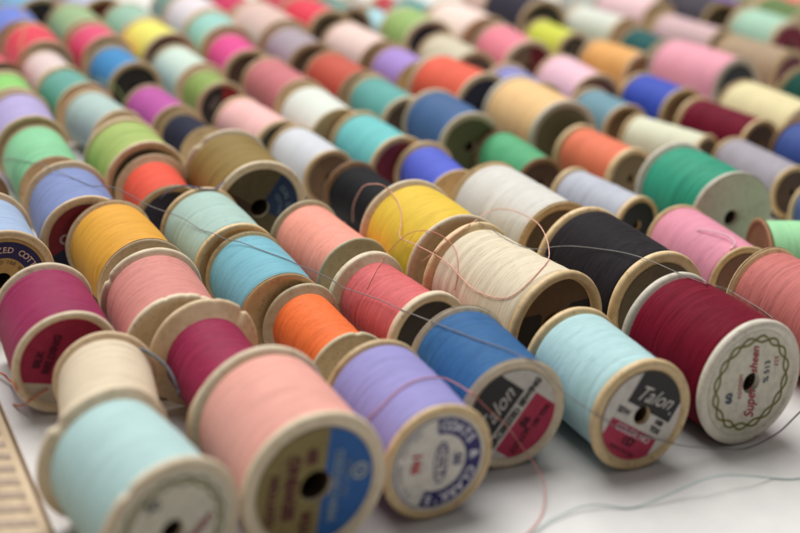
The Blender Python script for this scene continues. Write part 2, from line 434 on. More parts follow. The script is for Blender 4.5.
# ------------------------------------------------------------------ the spools
ROLL = {'chain2': math.radians(93), 'script': math.radians(-31), 'slant': math.radians(55), 'blueolive': math.radians(-4), 'oval': math.radians(-2), 'redcoats': math.radians(28), 'magenta': math.radians(-12)}
GROUP = 'wooden thread spools lying in rows on the table'
CHIPS = {  # key -> (chips on the near flange, chips on the far flange)
    'pink': ([(-.30, .03, .022), (.10, .05, .018), (.40, .03, .022)], [(-1.1, .06, .05)]),
    'magenta': ([], [(.74, .06, .07), (.14, .07, .014), (-.42, .03, .016)]),
    'mint': ([(-.72, .07, .04)], [(-.85, .08, .07)]),
    'orange': ([(.12, .09, .03)], []),
    'olivegold': ([], [(-.75, .10, .05)]),
    'maroon': ([(2.9, .05, .03)], []),
}
SPOOLS = [
    ('mint', -2.742, 14.969, -0.926, 2.221, 1.006, (178, 211, 210), 'pale', 0.87, 0.3, 'chain', 'frosty mint green spool with chipped pale rims, nearest the camera beside the ruler'),
    ('cream_left', -3.618, 17.261, -1.277, 2.096, 0.825, (224, 206, 178), 'tan', 0.92, 0.5, None, 'cream spool wedged between the chipped mint spool and a magenta spool'),
    ('magenta_left', -5.050, 19.427, -1.113, 2.153, 0.898, (148, 26, 80), 'pale', 0.94, 0.5, 'magenta', 'magenta spool with pale rims and magenta paper end, last before the bare table at left'),
    ('paleblue_edge', -7.026, 22.166, -1.080, 2.279, 0.993, (158, 180, 212), 'tan', 0.92, 0.3, 'navyring', 'pale blue spool at the left edge with a navy ring on its end label'),
    ('edge_dark', -9.011, 25.754, -1.053, 2.493, 0.962, (120, 150, 130), 'brown', 0.89, 0.4, None, 'brown wooden spool end peeping in at the left edge behind the navy ring spool'),
    ('yellow', -4.522, 22.689, -1.050, 2.277, 0.911, (230, 165, 42), 'tan', 0.92, 0.2, None, 'golden yellow spool lying end to end behind the dusty pink one with a chipped rim'),
    ('pink', -3.296, 20.176, -1.160, 2.169, 0.956, (216, 140, 130), 'pale', 0.92, 0.2, None, 'dusty pink fuzzy spool with a scalloped chipped front rim, in front of golden yellow'),
    ('magenta', -1.955, 18.100, -1.109, 2.290, 0.968, (150, 22, 70), 'tan', 0.72, 0.4, None, 'half empty magenta spool with a chipped rim, just behind the big salmon spool'),
    ('salmon', -0.808, 16.133, -1.079, 2.183, 1.098, (238, 168, 154), 'pale', 0.93, 0.3, 'blueolive', 'large salmon spool in the front row with a half blue, half olive label'),
    ('steelblue', -5.999, 24.602, -1.142, 2.325, 0.943, (126, 142, 192), 'tan', 0.89, 0.3, 'redcoats', 'cornflower blue spool with a red and navy end label behind the golden yellow spool'),
    ('green', -7.571, 27.795, -1.117, 2.583, 0.804, (136, 206, 156), 'tan', 0.95, 0.8, None, 'spearmint green spool with deep wavy windings, behind the cornflower blue spool'),
    ('lavender_left', -8.715, 30.105, -1.136, 2.475, 0.900, (176, 164, 212), 'tan', 0.92, 0.3, None, 'pale lavender spool near the left edge, directly behind the spearmint green spool'),
    ('brightgreen_edge', -9.957, 32.796, -1.122, 1.910, 0.821, (138, 204, 106), 'tan', 0.89, 0.3, None, 'fresh apple green spool cut by the left edge behind the pale lavender spool'),
    ('pinkred_edge', -11.310, 35.525, -0.991, 2.069, 0.798, (216, 84, 106), 'brown', 0.89, 0.3, (70, 55, 60), 'rose red spool at the left edge with a dark end, behind the apple green spool'),
    ('lime', -5.463, 28.028, -1.087, 2.066, 0.983, (166, 188, 102), 'tan', 0.94, 0.7, (70, 60, 45), 'lime green spool with loose diagonal windings behind the scarlet spool'),
    ('redorange', -4.429, 26.011, -1.182, 2.228, 0.865, (232, 80, 54), 'tan', 0.80, 0.5, (48, 50, 70), 'bright scarlet spool with a dark navy end, between lime green and pale teal'),
    ('paleteal', -2.863, 23.870, -1.086, 2.289, 0.898, (170, 200, 190), 'gold', 0.95, 0.2, None, 'pale sage teal spool tied end to end with the sky blue one before it'),
    ('lightblue', -1.704, 21.859, -1.138, 2.199, 0.848, (116, 180, 197), 'gold', 0.95, 0.2, None, 'sky blue spool lying between pale sage teal and bright orange'),
    ('orange', -0.433, 20.006, -1.085, 2.158, 0.759, (244, 112, 40), 'greyed', 0.80, 0.3, None, 'bright orange spool with a wide weathered back rim, behind the lavender front spool'),
    ('lavender', 0.949, 17.308, -1.107, 2.250, 0.914, (150, 144, 204), 'gold', 0.95, 0.3, 'oval', 'lavender front row spool with a white label and a curved navy band'),
    ('palegrey', -7.060, 31.710, -0.949, 2.235, 0.787, (172, 196, 190), 'tan', 0.90, 0.3, None, 'pale grey green spool behind the lime green one'),
    ('teal_left', -8.414, 33.783, -0.981, 1.949, 0.819, (100, 166, 154), 'tan', 0.92, 0.3, None, 'sea green teal spool behind the pale grey green one'),
    ('whitepink', -9.577, 35.879, -1.051, 2.179, 0.775, (220, 200, 196), 'tan', 0.90, 0.3, None, 'off white pinkish spool between a strawberry red spool and the sea green teal one'),
    ('red_left', -10.659, 38.054, -1.100, 2.583, 0.898, (222, 56, 78), 'tan', 0.94, 0.3, (60, 50, 45), 'strawberry red spool near the top left corner, crossed by a pale loose thread'),
    ('periwinkle_left', -12.008, 40.240, -1.100, 2.513, 0.944, (106, 128, 212), 'tan', 0.94, 0.3, None, 'hyacinth blue spool in the top left corner'),
    ('lightblue_top', -12.427, 43.454, -1.015, 2.653, 1.013, (116, 178, 222), 'tan', 0.94, 0.3, (45, 45, 50), 'azure blue spool with a black end at the top edge beside hyacinth blue'),
    ('sage', -10.167, 41.502, -1.100, 2.874, 0.919, (150, 178, 130), 'tan', 0.94, 0.3, None, 'sage green spool near the top left behind a raspberry pink one'),
    ('pinkred', -8.890, 39.097, -1.050, 1.962, 0.899, (222, 72, 114), 'tan', 0.92, 0.3, (50, 45, 45), 'raspberry pink spool between sage green and a cerulean blue spool'),
    ('blue_left', -7.571, 36.482, -1.048, 2.489, 0.861, (52, 136, 194), 'tan', 0.88, 0.3, (34, 32, 34), 'cerulean blue spool with a black end behind the orchid violet spool'),
    ('violet', -5.727, 32.963, -1.015, 2.259, 0.736, (186, 78, 160), 'tan', 0.92, 0.3, None, 'orchid violet spool behind the glossy navy black one'),
    ('navyblack', -4.577, 31.284, -1.018, 1.781, 0.687, (46, 48, 66), 'gold', 0.82, 0.6, None, 'glossy navy black spool behind the scarlet spool and beside bronze'),
    ('olivegold', -2.714, 26.807, -1.135, 2.528, 1.090, (142, 116, 56), 'pale', 0.94, 0.9, 'bronze', 'bronze gold spool with uneven windings and a big dark end with navy sector'),
    ('peach', -0.568, 23.918, -1.036, 2.324, 0.831, (246, 158, 138), 'greyed', 0.90, 0.2, None, 'peach spool with pale olive rims between bronze and coral red'),
    ('coralred', 0.823, 21.250, -0.970, 2.153, 0.873, (214, 100, 102), 'pale', 0.82, 0.2, (36, 32, 32), 'coral red spool with a thick worn pale rim, right behind the cobalt front spool'),  # near-black end disc: shade on that end, put into the label colour
    ('blue', 2.283, 18.746, -1.170, 2.074, 0.949, (40, 98, 152), 'pale', 0.94, 0.4, 'slant', 'cobalt blue front row spool with a slanted black, white and red label'),
    ('yellow_top', -7.137, 39.709, -1.007, 2.403, 0.966, (232, 226, 98), 'tan', 0.95, 0.3, (70, 55, 50), 'lemon yellow spool near the top left with a dark brown end'),
    ('mintwhite', -5.673, 37.130, -1.044, 2.494, 0.841, (202, 222, 208), 'tan', 0.92, 0.3, None, 'milky mint white spool between lemon yellow and moss green'),
    ('olivegreen', -4.611, 35.194, -1.083, 1.745, 0.787, (142, 168, 84), 'tan', 0.88, 0.4, 'blackred', 'moss green spool with a black and red end label behind pale blush pink'),
    ('lightpink', -2.897, 31.932, -0.980, 2.487, 0.793, (244, 188, 184), 'tan', 0.95, 0.3, (60, 55, 45), 'pale blush pink spool behind the snow white one with loose grey thread'),
    ('white_mid', -1.330, 30.017, -1.060, 2.304, 0.739, (210, 213, 220), 'gold', 0.94, 0.4, (104, 84, 62), 'snow white spool with a plain brown end, in front of pale blush pink'),
    ('black', 0.289, 27.205, -1.039, 2.036, 0.786, (34, 34, 37), 'brown', 0.88, 0.3, None, 'matte black spool half hidden behind the canary yellow spool'),
    ('yellow_mid', 1.541, 24.022, -1.099, 2.269, 1.134, (232, 194, 48), 'pale', 0.91, 0.3, None, 'canary yellow spool at the centre, looped by loose pink thread'),
    ('cream', 2.978, 21.693, -0.959, 2.710, 1.119, (228, 214, 186), 'gold', 0.94, 0.6, 'darkbrown', 'ecru spool at the centre with a hollow looking dark brown end'),
    ('talon', 4.330, 18.988, -1.125, 2.120, 0.960, (178, 216, 218), 'gold', 0.92, 0.3, 'script', 'ice blue front row spool with a black and crimson script label'),
    ('lilacwhite_top', -6.368, 43.893, -1.123, 2.719, 1.017, (224, 214, 220), 'tan', 0.95, 0.3, (70, 62, 48), 'lilac white spool cut by the top edge behind a seafoam teal spool'),
    ('tealight', -5.294, 41.462, -1.180, 2.458, 0.990, (150, 202, 192), 'tan', 0.94, 0.3, (70, 52, 45), 'seafoam teal spool behind the hot pink one'),
    ('hotpink', -4.318, 39.131, -1.180, 2.571, 0.876, (224, 66, 142), 'tan', 0.92, 0.3, (66, 48, 42), 'hot pink spool with a brown end behind the moss green spool'),
    ('dustyrose', -2.571, 36.073, -1.088, 2.800, 0.859, (202, 114, 120), 'tan', 0.95, 0.3, None, 'old rose spool behind a chalk white one, right of hot pink'),
    ('white_up', -1.197, 32.880, -1.137, 2.587, 0.899, (222, 228, 218), 'gold', 0.94, 0.5, None, 'chalk white spool between old rose and bright aqua'),
    ('aqua', 0.392, 30.764, -1.076, 2.403, 0.878, (108, 198, 198), 'gold', 0.91, 0.2, (110, 40, 48), 'bright aqua turquoise spool with a maroon end, behind royal periwinkle'),
    ('periwinkle', 1.943, 28.782, -1.231, 2.308, 0.823, (80, 96, 206), 'gold', 0.86, 0.3, None, 'periwinkle violet blue spool behind the ivory white spool'),
    ('white', 3.622, 25.914, -1.068, 2.835, 1.059, (218, 215, 208), 'gold', 0.95, 0.5, (70, 60, 50), 'long ivory white spool behind the charcoal black spool'),
    ('charcoal', 5.251, 23.002, -1.104, 2.601, 1.130, (40, 36, 40), 'gold', 0.95, 0.2, (84, 74, 58), 'large charcoal black spool with linty thread, behind the maroon front spool'),
    ('maroon', 6.316, 20.042, -1.072, 2.168, 1.130, (118, 12, 38), 'painted', 0.95, 0.3, 'chain2', 'large maroon front row spool with a chain bordered label and red script'),
    ('pinkbeige', -3.692, 42.891, -1.119, 3.387, 1.053, (216, 184, 174), 'tan', 0.95, 0.3, None, 'beige pink spool at the top behind the mauve grey one'),
    ('mauvegrey', -2.368, 40.050, -1.160, 2.771, 0.974, (166, 152, 162), 'tan', 0.90, 0.3, (75, 65, 55), 'mauve grey spool behind the brick red one'),
    ('brick', -0.731, 37.276, -1.086, 2.670, 0.902, (196, 82, 62), 'tan', 0.92, 0.4, None, 'brick red spool in front of mauve grey and behind dark teal'),
    ('teal', 0.638, 34.971, -1.121, 2.587, 0.847, (92, 166, 160), 'tan', 0.94, 0.3, (80, 66, 52), 'dusty jade teal spool behind the denim mottled navy blue spool'),
    ('slatebig', 2.392, 32.927, -1.168, 2.507, 0.968, (64, 100, 148), 'pale', 0.95, 0.6, (74, 74, 48), 'denim blue spool with mottled windings and pale rims, behind kelly green'),
    ('kelly', 4.128, 30.925, -1.193, 2.432, 0.724, (84, 170, 118), 'brown', 0.94, 0.6, (58, 42, 34), 'kelly green spool with a dark brown end, behind silver grey'),
    ('grey', 5.893, 28.327, -0.965, 2.355, 0.717, (186, 190, 203), 'gold', 0.92, 0.4, (38, 38, 42), 'silver grey spool with a black end between ivory white and candy pink'),
    ('pinkright', 7.698, 25.314, -1.222, 2.551, 0.819, (226, 144, 166), 'gold', 0.95, 0.3, (92, 66, 58), 'candy pink spool with a curl of thread lying on it'),
    ('rosered', 8.824, 22.008, -1.080, 2.648, 1.022, (202, 112, 106), 'gold', 0.95, 0.4, None, 'terracotta rose spool cut by the right edge beside the maroon front spool'),
    ('red_top', -2.230, 45.228, -1.022, 2.708, 1.000, (224, 52, 76), 'tan', 0.94, 0.3, (62, 52, 42), 'cherry red spool at the top edge behind a pale shell pink spool'),
    ('palepink', -0.269, 41.434, -1.076, 3.058, 0.954, (236, 206, 197), 'tan', 0.95, 0.3, (66, 58, 48), 'shell pink spool behind the brick red one'),
    ('purple', 1.204, 38.713, -1.141, 2.335, 0.944, (166, 136, 210), 'gold', 0.88, 0.3, None, 'amethyst purple spool behind dusty jade teal, left of tomato red'),
    ('redorange_top', 2.783, 36.423, -0.978, 2.518, 1.092, (232, 92, 64), 'pale', 0.95, 0.2, (38, 42, 62), 'tomato red spool with pale rims and a navy end, behind denim blue'),
    ('tan', 4.944, 34.015, -1.136, 2.791, 1.103, (240, 196, 134), 'painted', 0.95, 0.2, (96, 88, 68), 'apricot tan spool with a broad olive grey end behind the salmon orange one'),
    ('coral', 6.417, 31.403, -1.033, 2.299, 0.840, (232, 118, 82), 'gold', 0.91, 0.2, (90, 76, 50), 'salmon orange spool with thick golden rims left of emerald'),
    ('emerald', 8.232, 28.284, -1.178, 2.360, 1.134, (40, 154, 122), 'painted', 0.92, 0.7, 'plain', 'emerald green spool with a broad plain wooden end and dark hole'),
    ('paleaqua_top', 0.391, 47.287, -1.096, 2.373, 0.694, (168, 216, 226), 'tan', 0.90, 0.3, None, 'small pale aqua spool at the top edge beside the pistachio green one'),
    ('olive_top', 1.614, 44.321, -1.152, 2.385, 1.049, (150, 182, 104), 'pale', 0.95, 0.3, (36, 38, 54), 'pistachio green spool with a blue black end near the top centre'),
    ('beige_top', 2.966, 41.044, -1.161, 2.811, 0.917, (208, 198, 172), 'tan', 0.92, 0.3, (80, 64, 56), 'stone beige spool behind tomato red and in front of pistachio'),
    ('lilacblue', 4.819, 37.234, -1.216, 2.409, 0.925, (132, 134, 194), 'tan', 0.90, 0.3, (108, 40, 50), 'lilac blue spool peeping out behind the apricot tan spool'),
    ('pink_top', 5.034, 42.458, -1.226, 2.770, 1.016, (232, 128, 146), 'pale', 0.94, 0.3, 'marooncut', 'watermelon pink spool with a wine red end left of the acid lime one'),
    ('pinklilac', 6.822, 39.045, -1.227, 2.675, 0.912, (238, 192, 208), 'tan', 0.95, 0.3, (100, 66, 62), 'pale orchid pink spool behind slate teal blue'),
    ('slate', 7.319, 36.000, -1.168, 2.072, 0.809, (110, 152, 168), 'tan', 0.92, 0.3, (88, 70, 52), 'slate teal blue spool between pale orchid pink and parchment'),
    ('palecream', 8.643, 33.559, -0.780, 2.423, 0.769, (222, 224, 196), 'gold', 0.94, 0.3, (70, 56, 44), 'pale parchment green spool lying behind emerald'),
    ('greylilac', 10.773, 31.769, -1.157, 2.596, 0.741, (164, 158, 168), 'gold', 0.95, 0.3, (64, 50, 42), 'pewter lilac grey spool to the right of emerald'),
    ('pinkcream', 3.505, 45.163, -1.152, 3.232, 1.130, (242, 216, 206), 'tan', 0.95, 0.4, None, 'pinkish cream striped spool behind watermelon pink at the top'),
    ('charcoal_top', 6.181, 49.958, -1.156, 3.334, 1.110, (56, 52, 64), 'tan', 0.95, 0.3, (48, 46, 36), 'charcoal grey spool at the top edge behind acid lime'),
    ('limeyellow', 7.149, 46.391, -1.108, 2.418, 0.792, (206, 212, 64), 'tan', 0.94, 0.3, (54, 48, 40), 'acid lime yellow spool behind the pale orchid pink spool'),
    ('orange_top', 8.851, 42.851, -0.954, 2.351, 0.863, (232, 170, 92), 'tan', 0.95, 0.5, (120, 88, 60), 'mango orange spool behind the royal blue one'),
    ('royal', 9.239, 37.499, -1.056, 2.100, 0.932, (52, 78, 186), 'gold', 0.95, 0.3, (96, 76, 60), 'royal blue spool behind the wine maroon one'),
    ('maroon_top', 10.695, 35.148, -0.995, 2.573, 0.871, (112, 18, 42), 'gold', 0.94, 0.4, (72, 56, 50), 'wine maroon spool behind pewter lilac grey, front of royal blue'),
    ('denim', 12.794, 32.665, -1.046, 2.468, 0.952, (56, 82, 152), 'brown', 0.92, 0.4, None, 'dark denim blue spool cut by the right edge in front of primrose'),
    ('whitecream', 9.209, 48.607, -0.947, 2.734, 0.946, (216, 220, 208), 'tan', 0.95, 0.3, None, 'chalky off white spool at the top behind mango orange'),
    ('darkteal', 10.714, 46.166, -1.198, 2.147, 0.804, (46, 96, 96), 'tan', 0.92, 0.3, None, 'deep teal spool squeezed behind the big carnation pink spool'),
    ('pinkbig', 11.427, 41.071, -0.985, 3.103, 1.132, (238, 160, 178), 'painted', 0.95, 0.2, (34, 42, 52), 'large carnation pink spool with pale rims and dark teal end'),
    ('creamyellow', 12.420, 36.330, -1.137, 3.057, 1.020, (230, 217, 166), 'tan', 0.95, 0.4, None, 'primrose cream yellow spool behind wine maroon near the right edge'),
    ('toppink', 11.263, 52.411, -1.002, 3.101, 1.035, (236, 198, 203), 'tan', 0.95, 0.3, None, 'rosy white spool at the top edge behind deep teal'),
    ('mauvepink', 12.980, 48.797, -0.980, 3.103, 0.864, (212, 178, 182), 'tan', 0.95, 0.3, (70, 52, 44), 'ashen mauve pink spool behind the large carnation pink one'),
    ('tanbrown', 14.150, 43.660, -0.956, 2.884, 1.049, (172, 148, 118), 'gold', 0.94, 0.4, (88, 40, 46), 'khaki brown spool right of the large carnation pink one'),
    ('darkgreen', 14.760, 37.639, -1.158, 3.073, 1.186, (26, 74, 64), 'gold', 0.94, 0.3, None, 'bottle green spool cut by the right edge in front of khaki brown'),
    ('charcoal_right', 14.092, 52.849, -1.130, 3.366, 1.090, (76, 72, 80), 'gold', 0.95, 0.3, (58, 50, 38), 'slate charcoal spool at the top edge behind ashen mauve pink'),
    ('mintright', 16.251, 49.513, -1.198, 2.887, 1.064, (166, 206, 182), 'tan', 0.95, 0.3, (104, 30, 48), 'pale jade spool with a wine coloured end near the top right'),
    ('mintgreen_turned', 9.937, 25.459, 0.033, 2.319, 0.895, (160, 224, 166), 'brown', 0.94, 0.2, None, 'light mint green spool turned crosswise at the right edge, brown end facing left'),
    ('edge_right', 11.752, 29.103, -0.845, 1.661, 0.641, (90, 110, 160), 'gold', 0.92, 0.4, None, 'spool at the right edge behind the light mint crosswise one, mostly its wooden rim'),
    ('teal_top', -1.333, 47.199, -1.033, 2.273, 0.877, (98, 142, 132), 'tan', 0.94, 0.3, (60, 50, 40), 'grey teal spool cut by the top edge behind shell pink'),
    ('sage_top', -8.260, 41.978, -1.066, 2.521, 0.973, (150, 188, 166), 'tan', 0.94, 0.3, None, 'soft jade spool at the top edge behind lemon yellow'),
    ('lav_top', -10.341, 44.513, -1.071, 2.567, 0.991, (190, 196, 228), 'tan', 0.94, 0.3, (90, 40, 36), 'whitish lavender spool at the top edge beside sage green'),
    ('darkteal_top', 1.781, 48.030, -1.096, 2.299, 0.891, (56, 140, 140), 'tan', 0.94, 0.3, None, 'peacock teal spool at the top edge behind pistachio green'),
    ('purple_right', 15.647, 54.356, -1.069, 2.566, 0.990, (96, 66, 162), 'tan', 0.94, 0.3, None, 'purple spool at the top edge behind pale jade'),
    ('olive_right', 17.856, 51.884, -1.363, 3.350, 1.136, (104, 126, 78), 'tan', 0.94, 0.3, None, 'dark olive green spool in the top right corner behind pale jade'),
    ('coral_corner', 19.167, 56.188, -1.070, 2.587, 0.998, (226, 116, 106), 'tan', 0.94, 0.3, None, 'coral pink spool cut off by the top right corner'),
    ('crimson_top', -5.241, 45.897, -1.084, 2.478, 0.956, (200, 40, 90), 'tan', 0.94, 0.3, None, 'crimson spool at the top edge beside beige pink'),
    ('behind_lilacwhite_top', -7.492, 46.234, -1.123, 2.328, 0.898, (120, 150, 140), 'tan', 0.94, 0.3, (60, 50, 42), 'grey green glimpse of a spool at the top edge behind lilac white'),
    ('behind_lightblue_top', -13.779, 45.632, -1.015, 2.328, 0.898, (130, 150, 190), 'tan', 0.94, 0.3, (60, 50, 42), 'dull blue glimpse of a spool in the top left corner behind azure'),
    ('behind_lav_top', -11.549, 46.724, -1.071, 2.328, 0.898, (170, 150, 160), 'tan', 0.94, 0.3, (60, 50, 42), 'dusky mauve glimpse of a spool at the top edge behind whitish lavender'),
    ('behind_crimson_top', -6.399, 48.085, -1.084, 2.328, 0.898, (90, 84, 60), 'tan', 0.94, 0.3, (60, 50, 42), 'dark olive glimpse of a spool at the top edge behind crimson'),
    ('behind_red_top', -3.581, 47.438, -1.022, 2.328, 0.898, (190, 60, 80), 'tan', 0.94, 0.3, (60, 50, 42), 'dark red glimpse of a spool at the top edge behind cherry red'),
    ('behind_teal_top', -2.548, 49.237, -1.033, 2.328, 0.898, (190, 60, 80), 'tan', 0.94, 0.3, (60, 50, 42), 'dark red glimpse of a spool at the top edge behind grey teal'),
    ('behind_darkteal_top', 0.779, 49.978, -1.096, 1.940, 0.748, (190, 50, 70), 'tan', 0.94, 0.3, (60, 50, 42), 'ruby glimpse of a spool at the top edge behind peacock teal'),
    ('behind_charcoal_top', 5.010, 52.617, -1.156, 2.328, 0.898, (214, 180, 170), 'tan', 0.94, 0.3, (60, 50, 42), 'buff pink glimpse of a spool at the top edge behind charcoal grey'),
    ('behind_toppink', 9.760, 54.760, -1.002, 2.328, 0.898, (190, 196, 190), 'tan', 0.94, 0.3, (60, 50, 42), 'ash grey glimpse of a spool at the top edge behind rosy white'),
    ('behind_charcoal_right', 12.846, 55.492, -1.130, 2.328, 0.898, (222, 206, 200), 'tan', 0.94, 0.3, (60, 50, 42), 'oyster white glimpse of a spool at the top edge behind slate charcoal'),
    ('behind_purple_right', 14.435, 56.565, -1.069, 2.328, 0.898, (150, 140, 150), 'tan', 0.94, 0.3, (60, 50, 42), 'dim grey violet glimpse of a spool at the top edge behind purple'),
    ('behind_coral_corner', 17.953, 58.407, -1.070, 2.328, 0.898, (150, 160, 120), 'tan', 0.94, 0.3, (60, 50, 42), 'faded moss glimpse of a spool at the top edge behind coral pink'),
    ('behind_paleaqua_top', -0.627, 49.268, -1.096, 1.940, 0.748, (170, 160, 150), 'tan', 0.90, 0.3, (60, 50, 42), 'grey beige glimpse of a spool at the top edge behind pale aqua'),
]
FUZZ = {'pink': 900, 'coralred': 900, 'yellow': 700, 'peach': 600, 'lightblue': 600, 'paleteal': 500, 'orange': 700, 'yellow_mid': 500, 'cream': 500,
        'magenta': 500, 'charcoal': 700, 'maroon': 600, 'white': 400, 'blue': 400, 'talon': 400, 'pinkright': 500, 'rosered': 600, 'magenta_left': 400, 'black': 300, 'steelblue': 300}
def add_fuzz(bm, R, L, t, tr, count, rng):
    W = L / 2 - (t + .05) * R
    for _ in range(count):
        x, a = rng.uniform(-W, W), rng.uniform(-1.9, 1.9)
        ln = rng.uniform(0.04, 0.16); da = rng.choice((-1, 1)) * ln; dx = rng.gauss(0, 0.035) * R
        h1 = rng.uniform(0.002, 0.016); w = rng.uniform(0.010, 0.016) * 0.001
        prev = None
        n = 4
        for k in range(n + 1):
            q = k / n
            rr = (tr + 0.004 + h1 * math.sin(q * 2.2)) * R
            aa = a + da * q; xx = x + dx * q * q
            c = Vector((xx, rr * math.sin(aa), R + rr * math.cos(aa)))
            up = Vector((0, math.sin(aa), math.cos(aa)))
            ww = w * (1 - 0.6 * q)
            ring = [bm.verts.new(c + Vector((ww, 0, 0))), bm.verts.new(c - Vector((ww, 0, 0))), bm.verts.new(c + up * ww * 1.6)]
            if prev:
                for j in range(3):
                    bm.faces.new((prev[j], prev[(j + 1) % 3], ring[(j + 1) % 3], ring[j]))
            prev = ring
def make_spool(key, x, y, th, L, R, srgb, wood, tr, messy, face, label):
    rng = random.Random(key)
    x, y, L, R = x * U, y * U, L * U, R * U
    root = thing('thread_spool', label, 'thread spool', (x, y, 0.0), th, GROUP)
    t = rng.uniform(0.10, 0.15)
    if key in ('coralred', 'coral', 'grey'): t = 0.19
    if key in ('salmon', 'mint', 'maroon'): t = 0.135
    W = WOOD[wood]
    bore = {'blueolive': .215, 'bronze': .19, 'plain': .165}.get(face, .16)
    chips = CHIPS.get(key, ((), ()))
    lip = 0.86 if face != 'plain' else 0.93
    rec = 0.05 if face != 'plain' else 0.012
    if face == 'darkbrown': rec = 0.16
    if face == 'magenta': rec = 0.12
    for side, ch in ((1, chips[0]), (-1, chips[1])):
        link_mesh('flange', flange_mesh(R, side * L / 2, side, t, rng, ch, lip if side > 0 else .86, rec if side > 0 else .05, rough_edge=0.006, h=bore), W, root)
    ng = rng.randint(1, 2) + int(messy * 6)
    dark = max(srgb) < 140
    bm = thread_mesh(R, L, t, tr, messy, rng, ng)
    if key in FUZZ:                                   # stray cotton fibres on the spools near enough to show them
        add_fuzz(bm, R, L, t, tr, FUZZ[key], rng)
    link_mesh('thread', bm, thread_mat('cotton_thread', srgb, dark), root)
    # barrel with the bore through it
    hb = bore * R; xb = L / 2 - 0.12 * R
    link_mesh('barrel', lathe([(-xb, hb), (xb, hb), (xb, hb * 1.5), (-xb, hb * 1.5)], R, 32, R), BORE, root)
    if face and face != 'plain':
        roll = ROLL.get(face, rng.uniform(-1, 1) if isinstance(face, tuple) else 0.0)
        make_label(face, root, R, L / 2 - rec * R, roll, bore)
    return root
for row in SPOOLS:
    make_spool(*row)

# ------------------------------------------------------------------ loose threads
def tube(name, pts, r, m, label, cat='loose thread', ply=0, parent=None):
    """a yarn along smoothed points; ply > 0 twists two strands together"""
    P = [Vector(p) for p in pts]
    path = []
    n = len(P)
    for i in range(n - 1):
        p0, p1, p2, p3 = P[max(i - 1, 0)], P[i], P[i + 1], P[min(i + 2, n - 1)]
        steps = max(6, int((p2 - p1).length / 0.0006))
        for k in range(steps):
            t = k / steps
            path.append(0.5 * ((2 * p1) + (p2 - p0) * t + (2 * p0 - 5 * p1 + 4 * p2 - p3) * t * t + (3 * p1 - p0 - 3 * p2 + p3) * t ** 3))
    path.append(P[-1])
    bm = bmesh.new()
    strands = [0.0] if not ply else [0.0, math.pi]
    rad = r if not ply else r * 0.56
    up = Vector((0.13, 0.2, 1))
    dist = 0.0
    frames = []
    for i, p in enumerate(path):
        tan = (path[min(i + 1, len(path) - 1)] - path[max(i - 1, 0)])
        tan = tan.normalized() if tan.length > 0 else Vector((1, 0, 0))
        a = tan.cross(up).normalized(); b = a.cross(tan).normalized()
        if i: dist += (p - path[i - 1]).length
        frames.append((p, a, b, dist))
    for s0 in strands:
        prev = None
        for (p, a, b, d) in frames:
            tw = s0 + d / max(ply, 1e-9) * 2 * math.pi if ply else 0
            c = p + (a * math.cos(tw) + b * math.sin(tw)) * (r * 0.45 if ply else 0)
            ring = [bm.verts.new(c + (a * math.cos(q * math.pi / 3) + b * math.sin(q * math.pi / 3)) * rad) for q in range(6)]
            if prev:
                for q in range(6):
                    bm.faces.new((prev[q], prev[(q + 1) % 6], ring[(q + 1) % 6], ring[q]))
            else: bm.faces.new(ring)
            prev = ring
        bm.faces.new(prev[::-1])
    bmesh.ops.recalc_face_normals(bm, faces=bm.faces)
    o = link_mesh(name, bm, m, parent)
    o['label'] = label; o['category'] = cat
    return o
YARN = {}
def yarn(srgb):
    if srgb not in YARN: YARN[srgb] = plain('loose_yarn', srgb, 0.7, 0.2)
    return YARN[srgb]
